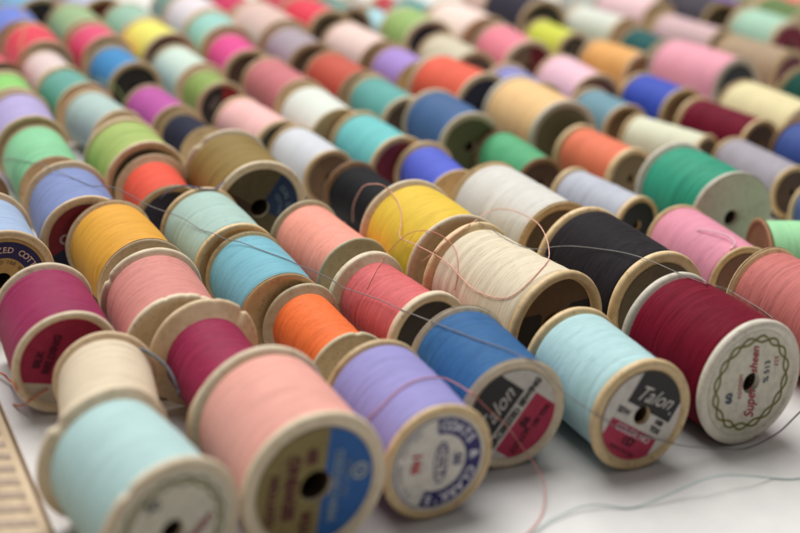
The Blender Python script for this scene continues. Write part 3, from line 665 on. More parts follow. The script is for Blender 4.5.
THREADS = [
    ('long grey thread wandering from the left edge over orange and cobalt to the maroon spool', (150, 146, 148), 0.00016, 0.0011, [(-0.13163, 0.41036, 0.00026), (-0.12905, 0.40635, 0.00199), (-0.12094, 0.3863, 0.00952), (-0.11804, 0.38232, 0.01129), (-0.11548, 0.37832, 0.01299), (-0.11307, 0.37446, 0.01459), (-0.11065, 0.37076, 0.01599), (-0.10811, 0.36711, 0.01715), (-0.10572, 0.36414, 0.01792), (-0.1036, 0.36174, 0.01853), (-0.10163, 0.35938, 0.01926), (-0.09977, 0.35704, 0.02001), (-0.09816, 0.35559, 0.02035), (-0.09654, 0.35409, 0.02052), (-0.09226, 0.34266, 0.02413), (-0.09057, 0.34093, 0.02428), (-0.08879, 0.33923, 0.0244), (-0.08696, 0.33756, 0.02449), (-0.08515, 0.3359, 0.02458), (-0.08335, 0.33425, 0.02467), (-0.08161, 0.33277, 0.0247), (-0.07995, 0.33129, 0.02476), (-0.07856, 0.33042, 0.0246), (-0.07725, 0.32954, 0.02447), (-0.07606, 0.32944, 0.02422), (-0.07476, 0.32946, 0.02424), (-0.07341, 0.32952, 0.02441), (-0.07211, 0.32953, 0.0245), (-0.07091, 0.32945, 0.02442), (-0.06975, 0.3293, 0.02427), (-0.06859, 0.3291, 0.02403), (-0.06737, 0.32884, 0.02369), (-0.06614, 0.32853, 0.02327), (-0.06495, 0.32819, 0.02285), (-0.06385, 0.32782, 0.02248), (-0.0628, 0.32742, 0.02211), (-0.0617, 0.327, 0.02175), (-0.06057, 0.32657, 0.02141), (-0.05939, 0.32613, 0.02108), (-0.05799, 0.32571, 0.02074), (-0.05691, 0.32528, 0.02057), (-0.05568, 0.32486, 0.0204), (-0.0544, 0.32443, 0.02022), (-0.05318, 0.324, 0.02006), (-0.05211, 0.32355, 0.01993), (-0.0506, 0.32193, 0.02018), (-0.04934, 0.32029, 0.02049), (-0.04795, 0.31861, 0.02067), (-0.04662, 0.31689, 0.02076), (-0.04519, 0.31513, 0.02075), (-0.04377, 0.31338, 0.02075), (-0.04247, 0.31166, 0.0209), (-0.04109, 0.31001, 0.02116), (-0.03987, 0.30852, 0.02155), (-0.0386, 0.30702, 0.02189), (-0.03719, 0.30548, 0.02206), (-0.03579, 0.30451, 0.02194), (-0.03441, 0.30357, 0.02191), (-0.03309, 0.30267, 0.02206), (-0.03178, 0.3018, 0.0223), (-0.03041, 0.30088, 0.02247), (-0.02929, 0.29989, 0.0226), (-0.02813, 0.29888, 0.02268), (-0.02696, 0.29785, 0.02275), (-0.0258, 0.29681, 0.02283), (-0.02466, 0.29579, 0.02293), (-0.02355, 0.29492, 0.02296), (-0.02244, 0.29409, 0.02298), (-0.02134, 0.29334, 0.02298), (-0.02023, 0.29282, 0.02287), (-0.01911, 0.29236, 0.02273), (-0.01805, 0.29219, 0.02248), (-0.0171, 0.29203, 0.02223), (-0.01561, 0.29179, 0.02174), (-0.01431, 0.29154, 0.0213), (-0.01295, 0.29131, 0.02097), (-0.01159, 0.29106, 0.02064), (-0.01065, 0.29081, 0.0204), (-0.00968, 0.29051, 0.02016), (-0.00869, 0.29019, 0.01989), (-0.00764, 0.28983, 0.01962), (-0.00656, 0.28944, 0.01934), (-0.00554, 0.28902, 0.01903), (-0.00469, 0.28856, 0.01869), (-0.0039, 0.28807, 0.01831), (-0.00288, 0.28761, 0.01798), (-0.00188, 0.28691, 0.01796), (-0.00073, 0.28609, 0.01803), (0.00049, 0.28525, 0.01811), (0.00172, 0.28435, 0.0182), (0.00269, 0.28339, 0.01836), (0.00369, 0.28241, 0.01854), (0.00469, 0.28135, 0.01873), (0.00569, 0.28021, 0.01895), (0.00668, 0.279, 0.01918), (0.00765, 0.27772, 0.0194), (0.00861, 0.27638, 0.01962), (0.00957, 0.275, 0.01985), (0.01051, 0.27359, 0.02009), (0.01144, 0.27219, 0.02037), (0.01236, 0.27079, 0.02066), (0.0133, 0.27021, 0.0206), (0.01424, 0.26962, 0.02055), (0.01518, 0.26904, 0.02051), (0.01605, 0.26714, 0.02107), (0.01691, 0.26527, 0.02162), (0.01778, 0.26342, 0.02217), (0.01863, 0.26159, 0.02272), (0.01952, 0.26046, 0.02293), (0.02039, 0.25935, 0.02314), (0.02125, 0.25824, 0.02335), (0.02211, 0.25713, 0.02356), (0.02295, 0.25603, 0.02376), (0.02378, 0.255, 0.02395), (0.02457, 0.25398, 0.02414), (0.02552, 0.25293, 0.02429), (0.02642, 0.25189, 0.02445), (0.02733, 0.25094, 0.02458), (0.0283, 0.25007, 0.02468), (0.02913, 0.24925, 0.02483), (0.03, 0.24844, 0.02497), (0.03089, 0.24763, 0.02512), (0.03178, 0.24697, 0.02519), (0.03264, 0.24631, 0.02525), (0.0335, 0.24563, 0.02529), (0.03436, 0.24493, 0.02532), (0.03518, 0.24423, 0.02535), (0.03595, 0.24354, 0.02539), (0.03662, 0.24286, 0.02544), (0.03753, 0.24211, 0.02543), (0.03824, 0.2414, 0.02543), (0.03907, 0.24137, 0.02501), (0.03994, 0.24131, 0.02455), (0.0408, 0.2412, 0.02403), (0.04176, 0.24098, 0.02335), (0.04232, 0.2409, 0.02285), (0.04293, 0.24077, 0.02227), (0.04356, 0.2406, 0.02166), (0.0442, 0.24041, 0.02104), (0.04482, 0.24024, 0.02046), (0.04541, 0.24009, 0.01995), (0.04621, 0.23984, 0.01934), (0.04698, 0.23962, 0.0188), (0.04773, 0.23943, 0.01833), (0.04849, 0.23924, 0.01788), (0.04924, 0.23906, 0.01748), (0.04998, 0.2389, 0.01712), (0.05073, 0.23874, 0.01678), (0.05152, 0.23855, 0.01641), (0.05237, 0.23832, 0.016), (0.05325, 0.23806, 0.01555), (0.05424, 0.23819, 0.0149), (0.05532, 0.23869, 0.01408), (0.05639, 0.2392, 0.01331), (0.05747, 0.23973, 0.01255), (0.05859, 0.24025, 0.01183), (0.05977, 0.24077, 0.01114), (0.06083, 0.24134, 0.01052), (0.06195, 0.2419, 0.00993), (0.0631, 0.24245, 0.00937), (0.06422, 0.243, 0.00882), (0.06529, 0.24356, 0.00829), (0.06647, 0.24407, 0.00778), (0.06757, 0.2446, 0.00729), (0.06866, 0.24513, 0.00682), (0.06979, 0.24563, 0.00636), (0.07094, 0.24611, 0.00588), (0.07209, 0.24658, 0.00541), (0.0733, 0.24705, 0.00496), (0.07462, 0.2475, 0.00455), (0.07566, 0.24804, 0.00416), (0.07675, 0.24858, 0.00379), (0.07788, 0.2491, 0.00344), (0.07905, 0.24962, 0.0031), (0.08024, 0.25013, 0.00279), (0.08145, 0.25065, 0.00249), (0.08257, 0.25118, 0.00219), (0.08375, 0.25171, 0.0019), (0.08496, 0.25222, 0.00164), (0.08617, 0.25274, 0.00138), (0.08735, 0.25327, 0.00113), (0.08846, 0.25382, 0.00089), (0.08947, 0.25441, 0.00064), (0.09077, 0.25495, 0.00051), (0.09185, 0.25556, 0.00038), (0.09284, 0.25622, 0.00028), (0.09389, 0.2569, 0.00026), (0.0951, 0.25776, 0.00026), (0.09641, 0.25881, 0.00026), (0.0977, 0.25991, 0.00028), (0.09893, 0.26102, 0.00026), (0.10036, 0.26235, 0.00028), (0.1017, 0.26371, 0.00027), (0.103, 0.26511, 0.00026), (0.10427, 0.2666, 0.00026), (0.10548, 0.26813, 0.00027), (0.1067, 0.26968, 0.00028), (0.10791, 0.27123, 0.00027), (0.10913, 0.2728, 0.00026), (0.11042, 0.27443, 0.00026), (0.11196, 0.27625, 0.00034), (0.11358, 0.27809, 0.00045), (0.11493, 0.2799, 0.00026)]),
    ('thin grey thread hanging from the ecru spool across charcoal black to maroon', (160, 160, 156), 0.00013, 0.001, [(0.03154, 0.31232, 0.02877), (0.03199, 0.30719, 0.0303), (0.03315, 0.30642, 0.03005), (0.03411, 0.30567, 0.02978), (0.0352, 0.30486, 0.02942), (0.03608, 0.30356, 0.0293), (0.03707, 0.30223, 0.02911), (0.03805, 0.30092, 0.02898), (0.03898, 0.29966, 0.02895), (0.03992, 0.29855, 0.02892), (0.04084, 0.29746, 0.02894), (0.04176, 0.2964, 0.02901), (0.04283, 0.29649, 0.02869), (0.04401, 0.29741, 0.02812), (0.0452, 0.29836, 0.02764), (0.04639, 0.29935, 0.02724), (0.04758, 0.30036, 0.02692), (0.04873, 0.30143, 0.02671), (0.04989, 0.30252, 0.02658), (0.05116, 0.30359, 0.02644), (0.05231, 0.30464, 0.02621), (0.05353, 0.30568, 0.02597), (0.0548, 0.30671, 0.02572), (0.05607, 0.30773, 0.02542), (0.05705, 0.30732, 0.02565), (0.05802, 0.30687, 0.02584), (0.05899, 0.30639, 0.02602), (0.05996, 0.30586, 0.02621), (0.06091, 0.30528, 0.02641), (0.06184, 0.30465, 0.02661), (0.0628, 0.30397, 0.02682), (0.0638, 0.30323, 0.02703), (0.06464, 0.30247, 0.02727), (0.06552, 0.30167, 0.02752), (0.06641, 0.30081, 0.02778), (0.06729, 0.29991, 0.02805), (0.06814, 0.29897, 0.02829), (0.06896, 0.29799, 0.02853), (0.06978, 0.29696, 0.02876), (0.07057, 0.29589, 0.02899), (0.07131, 0.29478, 0.02921), (0.072, 0.29365, 0.02944), (0.0728, 0.29244, 0.02964), (0.07352, 0.29121, 0.02982), (0.0742, 0.28995, 0.03), (0.07493, 0.28865, 0.03016), (0.07573, 0.28731, 0.03029), (0.07657, 0.28594, 0.0304), (0.07739, 0.28458, 0.03049), (0.07816, 0.28324, 0.03061), (0.07885, 0.28193, 0.03075), (0.07971, 0.28139, 0.03058), (0.08056, 0.28086, 0.03043), (0.08144, 0.28032, 0.03031), (0.08239, 0.27977, 0.03021), (0.08336, 0.27922, 0.03013), (0.08446, 0.27904, 0.02991), (0.08568, 0.27931, 0.02953), (0.09883, 0.31801, 0.01311), (0.10035, 0.31881, 0.01256), (0.10181, 0.31936, 0.01209), (0.10328, 0.31987, 0.0115), (0.09962, 0.3054, 0.0172), (0.10025, 0.30418, 0.01724), (0.10088, 0.30295, 0.01725), (0.10148, 0.30172, 0.01724), (0.10206, 0.30051, 0.01726), (0.10283, 0.29919, 0.01721), (0.10358, 0.29788, 0.01716), (0.10427, 0.29659, 0.01712), (0.10488, 0.29532, 0.01708), (0.10572, 0.2939, 0.01687), (0.10644, 0.29256, 0.01665), (0.10685, 0.29141, 0.0166)]),
    ('pink doubled thread thrown in a wide loop over the canary yellow and ecru spools', (244, 186, 168), 0.00018, 0.0015, [(-0.00166, 0.35843, 0.00812), (-0.00178, 0.35772, 0.00959), (-0.00194, 0.35718, 0.0115), (-0.00196, 0.35661, 0.01335), (-0.00177, 0.35596, 0.01497), (-0.00144, 0.35529, 0.01654), (-0.001, 0.35318, 0.01855), (-0.00047, 0.34897, 0.02131), (0.00016, 0.34477, 0.02397), (0.00086, 0.34049, 0.02636), (0.00208, 0.33764, 0.02798), (0.00337, 0.33469, 0.02921), (0.00465, 0.333, 0.0299), (0.00591, 0.33125, 0.03031), (0.00715, 0.33192, 0.02943), (0.00834, 0.33252, 0.02825), (0.00943, 0.32991, 0.02804), (0.01037, 0.32725, 0.02763), (0.01086, 0.32511, 0.02735), (0.01126, 0.32309, 0.02694), (0.01155, 0.3212, 0.02642), (0.01168, 0.31931, 0.02579), (0.01169, 0.3174, 0.02511), (0.01166, 0.31553, 0.02453), (0.01134, 0.31351, 0.02358), (0.01149, 0.31157, 0.02291), (0.01243, 0.30986, 0.02292), (0.0138, 0.30818, 0.02308), (0.01515, 0.30651, 0.02324), (0.01636, 0.30483, 0.02336), (0.01757, 0.30333, 0.02342), (0.01873, 0.30184, 0.02347), (0.01982, 0.30036, 0.02353), (0.02086, 0.29889, 0.02358), (0.02184, 0.29764, 0.02352), (0.0227, 0.29639, 0.02343), (0.02349, 0.29514, 0.02331), (0.02428, 0.29385, 0.02312), (0.0251, 0.2925, 0.02281), (0.0259, 0.29112, 0.02244), (0.02671, 0.28973, 0.0221), (0.02751, 0.28836, 0.02181), (0.0283, 0.28699, 0.02154), (0.02907, 0.28567, 0.0214), (0.03013, 0.28431, 0.02125), (0.03124, 0.28302, 0.02127), (0.03206, 0.28184, 0.02142), (0.03295, 0.28067, 0.02161), (0.03387, 0.27954, 0.02189), (0.03487, 0.27844, 0.02225), (0.03591, 0.27737, 0.0227), (0.03689, 0.27652, 0.02325), (0.03778, 0.27592, 0.02393), (0.03863, 0.27567, 0.02464), (0.0395, 0.27563, 0.02541), (0.04019, 0.27575, 0.02603), (0.04089, 0.27604, 0.02667), (0.04161, 0.27649, 0.02729), (0.0423, 0.27703, 0.02785), (0.0432, 0.27795, 0.02848), (0.04409, 0.2791, 0.02901), (0.04498, 0.28051, 0.0294), (0.04589, 0.2821, 0.02968), (0.04686, 0.2843, 0.02969), (0.04781, 0.28746, 0.02931), (0.04854, 0.29085, 0.02924), (0.04893, 0.29437, 0.02921), (0.04904, 0.29664, 0.02943), (0.04904, 0.29901, 0.02971), (0.04897, 0.30144, 0.02992), (0.04901, 0.30516, 0.02954), (0.04898, 0.30894, 0.0291), (0.04888, 0.31277, 0.02854), (0.0487, 0.31865, 0.02735), (0.0483, 0.32457, 0.02598), (0.04758, 0.3273, 0.02553), (0.04657, 0.32894, 0.02545), (0.04561, 0.33052, 0.0253), (0.04436, 0.33212, 0.02515), (0.0431, 0.33365, 0.02484), (0.04213, 0.33485, 0.02451), (0.04109, 0.33598, 0.02415), (0.04005, 0.33704, 0.02363), (0.039, 0.33795, 0.02295), (0.03794, 0.33876, 0.02213), (0.03589, 0.32961, 0.02488), (0.03373, 0.32081, 0.02708), (0.03168, 0.3124, 0.02904), (0.03039, 0.30872, 0.02966), (0.02906, 0.30511, 0.03023), (0.02787, 0.30399, 0.02974), (0.02709, 0.30332, 0.02935), (0.02627, 0.30268, 0.0289), (0.02542, 0.30207, 0.02839), (0.02457, 0.30149, 0.02785), (0.02374, 0.30097, 0.02728), (0.0229, 0.3005, 0.02664), (0.02205, 0.30011, 0.02591), (0.0212, 0.29972, 0.02519), (0.02042, 0.29966, 0.02436), (0.01979, 0.3012, 0.02298), (0.01872, 0.30264, 0.02126), (0.01776, 0.30415, 0.01967), (0.01713, 0.30577, 0.01833)]),
    ('fine salmon thread arching from coral red over the canary yellow rim', (226, 150, 136), 0.00012, 0.0013, [(0.00337, 0.28594, 0.01896), (0.00376, 0.28671, 0.01962), (0.00431, 0.2881, 0.02044), (0.00491, 0.28982, 0.02114), (0.00535, 0.2914, 0.02146), (0.00582, 0.29326, 0.0217), (0.00631, 0.29512, 0.02191), (0.00681, 0.29697, 0.02206), (0.00745, 0.29888, 0.02231), (0.00842, 0.31253, 0.01762), (0.0091, 0.31208, 0.01878), (0.00989, 0.31166, 0.02002), (0.01073, 0.31122, 0.02126), (0.01152, 0.31073, 0.02239), (0.0125, 0.31026, 0.02363), (0.01348, 0.3097, 0.02467), (0.01471, 0.30902, 0.02556), (0.01601, 0.30823, 0.0263), (0.01727, 0.30733, 0.02685), (0.01854, 0.30633, 0.02724), (0.01988, 0.30523, 0.02748), (0.02122, 0.30402, 0.02752), (0.02209, 0.30283, 0.02752), (0.02294, 0.3016, 0.02741), (0.02371, 0.30035, 0.02725), (0.02473, 0.29893, 0.02671), (0.02549, 0.29749, 0.02607), (0.02585, 0.29608, 0.02543), (0.02599, 0.29461, 0.02457), (0.02605, 0.29369, 0.02398), (0.02608, 0.29272, 0.02327), (0.02608, 0.29175, 0.02253), (0.02605, 0.29105, 0.02175), (0.02589, 0.29039, 0.02058), (0.02567, 0.28999, 0.01935), (0.02551, 0.28979, 0.01847)]),
    ('salmon pink thread draped over the lavender front spool and down to the table', (226, 152, 140), 0.00016, 0.0015, [(0.0047, 0.22525, 0.01764), (0.00513, 0.22507, 0.01824), (0.00574, 0.22497, 0.01901), (0.00643, 0.22493, 0.01985), (0.00711, 0.22502, 0.02061), (0.00775, 0.22528, 0.02128), (0.00842, 0.22567, 0.02194), (0.00909, 0.22614, 0.02253), (0.00974, 0.22663, 0.02301), (0.01053, 0.22728, 0.02349), (0.01128, 0.22789, 0.02387), (0.01209, 0.2285, 0.02417), (0.013, 0.22918, 0.02441), (0.01397, 0.22995, 0.02453), (0.01496, 0.23075, 0.02454), (0.01599, 0.23155, 0.02444), (0.01707, 0.23262, 0.02411), (0.01812, 0.23388, 0.02358), (0.01921, 0.23676, 0.0221), (0.0206, 0.24362, 0.01842), (0.02141, 0.24262, 0.01874), (0.02231, 0.24156, 0.01895), (0.02326, 0.24044, 0.01906), (0.02421, 0.2393, 0.01912), (0.02491, 0.23821, 0.01922), (0.02562, 0.23711, 0.01929), (0.0263, 0.23601, 0.01935), (0.02701, 0.23594, 0.01887), (0.02783, 0.23633, 0.01803), (0.02855, 0.23673, 0.01719), (0.02931, 0.23712, 0.01633), (0.03015, 0.23748, 0.01546), (0.03103, 0.23781, 0.01458), (0.03196, 0.23811, 0.01367), (0.03274, 0.23846, 0.01288), (0.03357, 0.23877, 0.01208), (0.03438, 0.23904, 0.01128), (0.03514, 0.23926, 0.01047), (0.03581, 0.23942, 0.00965), (0.03641, 0.23953, 0.00884), (0.037, 0.23956, 0.00803), (0.03762, 0.23951, 0.00722), (0.03819, 0.23947, 0.00652), (0.03879, 0.23937, 0.00579), (0.03939, 0.23924, 0.00507), (0.03996, 0.23902, 0.00443), (0.04036, 0.23822, 0.00421), (0.04094, 0.23727, 0.00382), (0.04142, 0.23638, 0.00353), (0.04185, 0.23546, 0.00321), (0.04227, 0.23446, 0.00282), (0.04263, 0.23343, 0.00241), (0.04288, 0.23237, 0.00196), (0.04293, 0.23137, 0.00172), (0.04292, 0.23029, 0.0015), (0.04282, 0.22914, 0.00129), (0.04263, 0.22794, 0.00109), (0.04235, 0.22667, 0.00087), (0.04199, 0.22536, 0.00064), (0.04156, 0.22404, 0.00043), (0.04107, 0.22276, 0.00029), (0.04053, 0.22155, 0.00026), (0.03995, 0.22043, 0.00029), (0.03929, 0.21931, 0.00031), (0.03854, 0.21818, 0.00026), (0.03787, 0.21711, 0.00032), (0.03709, 0.21601, 0.0003), (0.03629, 0.21491, 0.00027), (0.03551, 0.21383, 0.00026), (0.03485, 0.21292, 0.00026), (0.03439, 0.21228, 0.00026)]),
    ('pale teal thread snaking over the bare table in front of the spools', (150, 182, 176), 0.00015, 0.001, [(0.034, 0.21225, 0.00025), (0.03448, 0.21274, 0.00025), (0.03516, 0.21342, 0.00025), (0.03597, 0.21423, 0.00025), (0.03685, 0.21509, 0.00028), (0.03773, 0.21595, 0.00031), (0.03856, 0.2168, 0.00031), (0.03927, 0.21764, 0.00025), (0.04019, 0.21857, 0.00038), (0.04096, 0.21949, 0.00045), (0.04169, 0.22038, 0.00049), (0.04247, 0.22124, 0.00053), (0.04335, 0.22206, 0.00055), (0.04427, 0.22283, 0.00057), (0.04519, 0.22356, 0.00058), (0.04611, 0.22427, 0.00061), (0.04702, 0.22495, 0.00067), (0.04793, 0.2256, 0.00076), (0.04883, 0.22619, 0.00084), (0.04971, 0.22671, 0.00088), (0.05077, 0.22715, 0.00094), (0.0518, 0.2275, 0.00094), (0.05286, 0.22777, 0.00091), (0.05372, 0.228, 0.00082), (0.0546, 0.22817, 0.00073), (0.05548, 0.2283, 0.00063), (0.05632, 0.22841, 0.00054), (0.05732, 0.22845, 0.00043), (0.05828, 0.22847, 0.0003), (0.05927, 0.22852, 0.00025), (0.06036, 0.22874, 0.00025), (0.06151, 0.22911, 0.00025), (0.0627, 0.22963, 0.00027), (0.06357, 0.22992, 0.00043), (0.06446, 0.23029, 0.0006), (0.06537, 0.23072, 0.00078), (0.06628, 0.23117, 0.00095), (0.06719, 0.23162, 0.00112), (0.06811, 0.2321, 0.00129), (0.06904, 0.23259, 0.00147), (0.06997, 0.23307, 0.00165), (0.07091, 0.23355, 0.00184), (0.07185, 0.23402, 0.00203), (0.07278, 0.23448, 0.00223), (0.07368, 0.23492, 0.00242), (0.07473, 0.23527, 0.00279), (0.07572, 0.23559, 0.00314), (0.07675, 0.23586, 0.00349), (0.07772, 0.23644, 0.00348), (0.07871, 0.23698, 0.00349), (0.0797, 0.23746, 0.00349), (0.08068, 0.23789, 0.00347), (0.08168, 0.23841, 0.00335), (0.08266, 0.23887, 0.00322), (0.08365, 0.23928, 0.00308), (0.08466, 0.23964, 0.00294), (0.08576, 0.24008, 0.00274), (0.08689, 0.24048, 0.00253), (0.08804, 0.24083, 0.00233), (0.0892, 0.24115, 0.00213), (0.09029, 0.24177, 0.00175), (0.09142, 0.24236, 0.00137), (0.09254, 0.24293, 0.00099), (0.09364, 0.2435, 0.00063), (0.09469, 0.24408, 0.00026), (0.09566, 0.24407, 0.00026), (0.09658, 0.24407, 0.00025), (0.09745, 0.2441, 0.00025), (0.09827, 0.24417, 0.00025), (0.09958, 0.24444, 0.00025), (0.10098, 0.24484, 0.0003), (0.10212, 0.2453, 0.00027), (0.10342, 0.24573, 0.00032), (0.10465, 0.24618, 0.00035), (0.10559, 0.24669, 0.00025)]),
    ('short pale pink curl lying on the candy pink spool', (250, 205, 214), 0.00022, 0, [(0.09891, 0.33987, 0.02072), (0.09971, 0.33878, 0.02125), (0.10084, 0.33756, 0.02178), (0.1019, 0.33627, 0.02212), (0.10298, 0.3349, 0.02238), (0.10407, 0.33347, 0.02261), (0.10504, 0.33202, 0.02277), (0.10579, 0.33056, 0.02284), (0.10626, 0.32913, 0.02281), (0.10648, 0.32746, 0.02199), (0.10488, 0.32625, 0.02086)]),
    ('blue grey thread end looped behind the pale sage teal rim', (108, 116, 146), 0.00022, 0, [(-0.05772, 0.33574, 0.01948), (-0.05676, 0.33562, 0.02057), (-0.05547, 0.33561, 0.02184), (-0.05408, 0.33552, 0.02285), (-0.05261, 0.33536, 0.02367), (-0.05114, 0.33508, 0.02417), (-0.04964, 0.33472, 0.02443), (-0.04813, 0.33427, 0.02446), (-0.04661, 0.33378, 0.0244), (-0.04517, 0.33412, 0.02411), (-0.04384, 0.33464, 0.02386), (-0.04273, 0.33527, 0.02372), (-0.04174, 0.33616, 0.02379), (-0.04083, 0.33901, 0.02386), (-0.0402, 0.34185, 0.0239)]),
    ('pale straw thread hanging over the strawberry red spool', (196, 170, 120), 0.00026, 0, [(-0.1658, 0.55835, 0.02499), (-0.16232, 0.55041, 0.02515), (-0.1588, 0.54263, 0.02487), (-0.15592, 0.53497, 0.02486), (-0.15361, 0.52812, 0.02457), (-0.15171, 0.52141, 0.02393), (-0.15009, 0.51476, 0.0232), (-0.1491, 0.50927, 0.02227), (-0.14839, 0.5048, 0.02113), (-0.1474, 0.50054, 0.01973), (-0.14663, 0.49759, 0.01859)]),
    ('loose orange thread end beside the left magenta spool on the table', (214, 110, 70), 0.00022, 0, [(-0.08403, 0.26497, 0.00033), (-0.08245, 0.2635, 0.00101), (-0.08076, 0.26206, 0.00162), (-0.07923, 0.26049, 0.00206), (-0.07753, 0.25838, 0.00206), (-0.07211, 0.24399, 0.00923), (-0.07149, 0.24419, 0.00751)]),
    ('tangled rust thread across the foot of the magenta paper end', (208, 128, 96), 0.00022, 0, [(-0.07437, 0.25108, 0.00033), (-0.07236, 0.24884, 0.00126), (-0.07051, 0.24702, 0.00291), (-0.06914, 0.24521, 0.0047), (-0.06845, 0.2459, 0.00515), (-0.06779, 0.24651, 0.00549), (-0.06714, 0.2471, 0.0058), (-0.06638, 0.24771, 0.00609), (-0.0658, 0.24821, 0.00627)]),
    ('thick grey blue yarn arched between the cream spool and the salmon spool', (122, 132, 138), 0.00036, 0, [(-0.04542, 0.2464, 0.01843), (-0.04476, 0.24638, 0.01832), (-0.04363, 0.24629, 0.01792), (-0.04298, 0.24615, 0.01763), (-0.04221, 0.24599, 0.01725), (-0.04139, 0.2458, 0.01682), (-0.04059, 0.24558, 0.01635), (-0.03988, 0.24534, 0.01588), (-0.03913, 0.245, 0.01524), (-0.03847, 0.24462, 0.01455), (-0.03787, 0.2442, 0.01383), (-0.03731, 0.24378, 0.01312), (-0.03678, 0.24331, 0.01233), (-0.03632, 0.24303, 0.01136), (-0.03602, 0.24329, 0.01019), (-0.03713, 0.25248, 0.00432)]),
    ('lime green thread trailing over the sea green teal spool and pale grey green one', (170, 184, 112), 0.00026, 0, [(-0.12278, 0.47092, 0.02093), (-0.11995, 0.46559, 0.0222), (-0.11818, 0.46667, 0.02168), (-0.11641, 0.46781, 0.02096), (-0.1148, 0.46886, 0.01996), (-0.11369, 0.47205, 0.0182), (-0.11258, 0.47529, 0.0165), (-0.11143, 0.47862, 0.01498), (-0.11027, 0.48201, 0.01353), (-0.10768, 0.47878, 0.01389), (-0.10518, 0.47558, 0.01425), (-0.1028, 0.47239, 0.01461), (-0.10134, 0.47214, 0.01404), (-0.09986, 0.47175, 0.01296), (-0.09865, 0.47121, 0.0116), (-0.0976, 0.47064, 0.01027), (-0.09653, 0.47002, 0.00878), (-0.09217, 0.45186, 0.01294)]),
]
for (lab, srgb, r, ply, pts) in THREADS:
    tube('loose_thread', pts, r, yarn(srgb), lab, ply=ply)

# ------------------------------------------------------------------ table
def table_mat():
    m, nt, b = new_mat('table_surface')
    v, _ = coords(nt, (60, 60, 60))
    n = node(nt, 'ShaderNodeTexNoise', i_Scale=1.0, i_Detail=6.0, i_Roughness=0.7)
    nt.links.new(v, n.inputs['Vector'])
    a, c = lin((206, 204, 202)), lin((217, 215, 212))
    nt.links.new(ramp(nt, n.outputs['Fac'], [(0.35, a), (0.65, c)]), b.inputs['Base Color'])
    b.inputs['Roughness'].default_value = 0.5
    b.inputs['Specular IOR Level'].default_value = 0.3
    return m
bm = bmesh.new()
bmesh.ops.create_cube(bm, size=1.0)
for v in bm.verts:
    v.co = Vector((v.co.x * 2.4, v.co.y * 2.2 + 0.75, v.co.z * 0.02 - 0.01))
bmesh.ops.bevel(bm, geom=bm.edges[:], offset=0.003, segments=2, affect='EDGES')
tb = link_mesh('table', bm, table_mat(), smooth=False)
tb['kind'] = 'structure'

# ------------------------------------------------------------------ wooden ruler
rl = thing('ruler', 'yellowed wooden ruler with dull mauve tick marks lying left of the mint spool', 'ruler', (-5.57 * U, 18.24 * U, 0), math.radians(-61.35))
RW, RT, RA, RB = 2.3, 0.09, -4.6, 14.0
def ruler_mat():
    m, nt, b = new_mat('ruler_wood')
    v, _ = coords(nt, (40, 600, 300))
    n = node(nt, 'ShaderNodeTexNoise', i_Scale=1.0, i_Detail=5.0, i_Roughness=0.6)
    nt.links.new(v, n.inputs['Vector'])
    nt.links.new(ramp(nt, n.outputs['Fac'], [(0.3, lin((164, 142, 112))), (0.5, lin((186, 164, 132))), (0.7, lin((200, 180, 148)))]), b.inputs['Base Color'])
    b.inputs['Roughness'].default_value = 0.45
    return m
bm = bmesh.new()
bmesh.ops.create_cube(bm, size=1.0)
for v in bm.verts:
    top = v.co.z > 0
    y = 0.0 if v.co.y > 0 else -RW
    z = RT if top else 0.004
    if top and v.co.y > 0: y = -0.05
    v.co = Vector(((RA + RB) / 2 + v.co.x * (RB - RA), y, z)) * U
bmesh.ops.bevel(bm, geom=bm.edges[:], offset=0.02 * U, segments=2, affect='EDGES')
link_mesh('blade', bm, ruler_mat(), rl, smooth=False)
bm = bmesh.new()
for k in range(int((RB - RA) / 0.36)):
    x = RA + 0.2 + k * 0.36
    ln = 1.15 if k % 2 == 0 else 0.62
    if k % 8 == 0: ln = 1.6
    skew = 0.30
    vs = [(x - .075, -0.16), (x + .075, -0.16), (x + .075 - skew * ln, -0.16 - ln), (x - .075 - skew * ln, -0.16 - ln)]
    bm.faces.new([bm.verts.new((a * U, b_ * U, (RT + 0.012) * U)) for a, b_ in vs])
bmesh.ops.recalc_face_normals(bm, faces=bm.faces)
link_mesh('tick_marks', bm, plain('tick_ink', (160, 140, 124), 0.6), rl, smooth=False)
bm = bmesh.new()
bmesh.ops.create_cube(bm, size=1.0)
for v in bm.verts:
    v.co = Vector(((RA + RB) / 2 + v.co.x * (RB - RA - .1), 0.012 + v.co.y * 0.03, 0.045 + v.co.z * 0.07)) * U
link_mesh('brass_edge', bm, plain('worn_brass', (140, 114, 88), 0.4, 0.5), rl, smooth=False)


# ------------------------------------------------------------------ light and camera
w = bpy.data.worlds.new('World'); sc.world = w; w.use_nodes = True
bg = w.node_tree.nodes['Background']
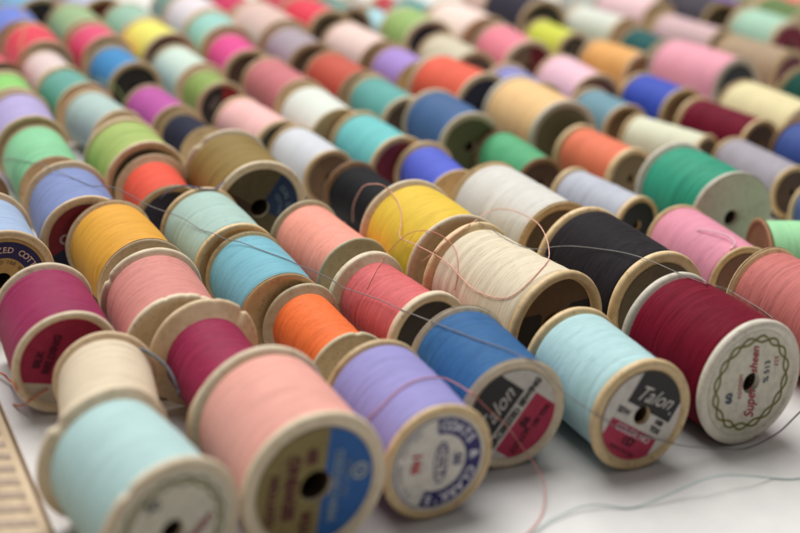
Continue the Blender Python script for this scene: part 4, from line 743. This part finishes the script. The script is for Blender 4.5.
# soft daylight room: bright ceiling and window side, dimmer behind the camera
nt = w.node_tree
tc = node(nt, 'ShaderNodeTexCoord')
dp = node(nt, 'ShaderNodeVectorMath', operation='DOT_PRODUCT'); dp.inputs[1].default_value = (-0.15, 0.74, 0.65)
nt.links.new(tc.outputs['Generated'], dp.inputs[0])
mr = node(nt, 'ShaderNodeMapRange'); mr.inputs[1].default_value = -0.5; mr.inputs[2].default_value = 1.0
mr.inputs[3].default_value = 0.03; mr.inputs[4].default_value = 0.42
nt.links.new(dp.outputs['Value'], mr.inputs[0])
bg.inputs[0].default_value = (*(1.0,0.985,0.965), 1)
nt.links.new(mr.outputs[0], bg.inputs[1])
def area(name, loc, target, sx, sy, energy, col):
    l = bpy.data.lights.new(name, 'AREA'); l.shape = 'RECTANGLE'; l.size, l.size_y = sx, sy; l.energy = energy; l.color = col
    o = bpy.data.objects.new(name, l); COL.objects.link(o); o.location = loc
    o.rotation_euler = (Vector(target) - Vector(loc)).to_track_quat('-Z', 'Y').to_euler()
    return o
area('window_light', (-0.3, 0.88, 1.4), (0.0, 0.33, 0.0), 1.5, 1.1, 35.0, (1.0, 0.985, 0.96))
cam = bpy.data.cameras.new('camera'); co = bpy.data.objects.new('camera', cam); COL.objects.link(co)
cam.sensor_fit = 'HORIZONTAL'; cam.sensor_width = 36.0; cam.lens = 36.0 * 1225.075 / 800.0
cam.shift_x, cam.shift_y = 0.03313875000000003, -0.3086875
cam.clip_start = 0.01; cam.clip_end = 20
p, r = math.radians(11.643), math.radians(4.271)
fw = Vector((0, math.cos(p), -math.sin(p))); rt = Vector((1, 0, 0)); up = Vector((0, math.sin(p), math.cos(p)))
rt2 = rt * math.cos(r) + up * math.sin(r); up2 = -rt * math.sin(r) + up * math.cos(r)
co.matrix_world = Matrix(((rt2.x, up2.x, -fw.x, 0), (rt2.y, up2.y, -fw.y, 0), (rt2.z, up2.z, -fw.z, 10.830570367242977 * U), (0, 0, 0, 1)))
cam.dof.use_dof = True
cam.dof.focus_distance = 22.9 * U
cam.dof.aperture_fstop = cam.lens / 1000.0 / (0.45 * U)
cam.dof.aperture_blades = 0
sc.camera = co
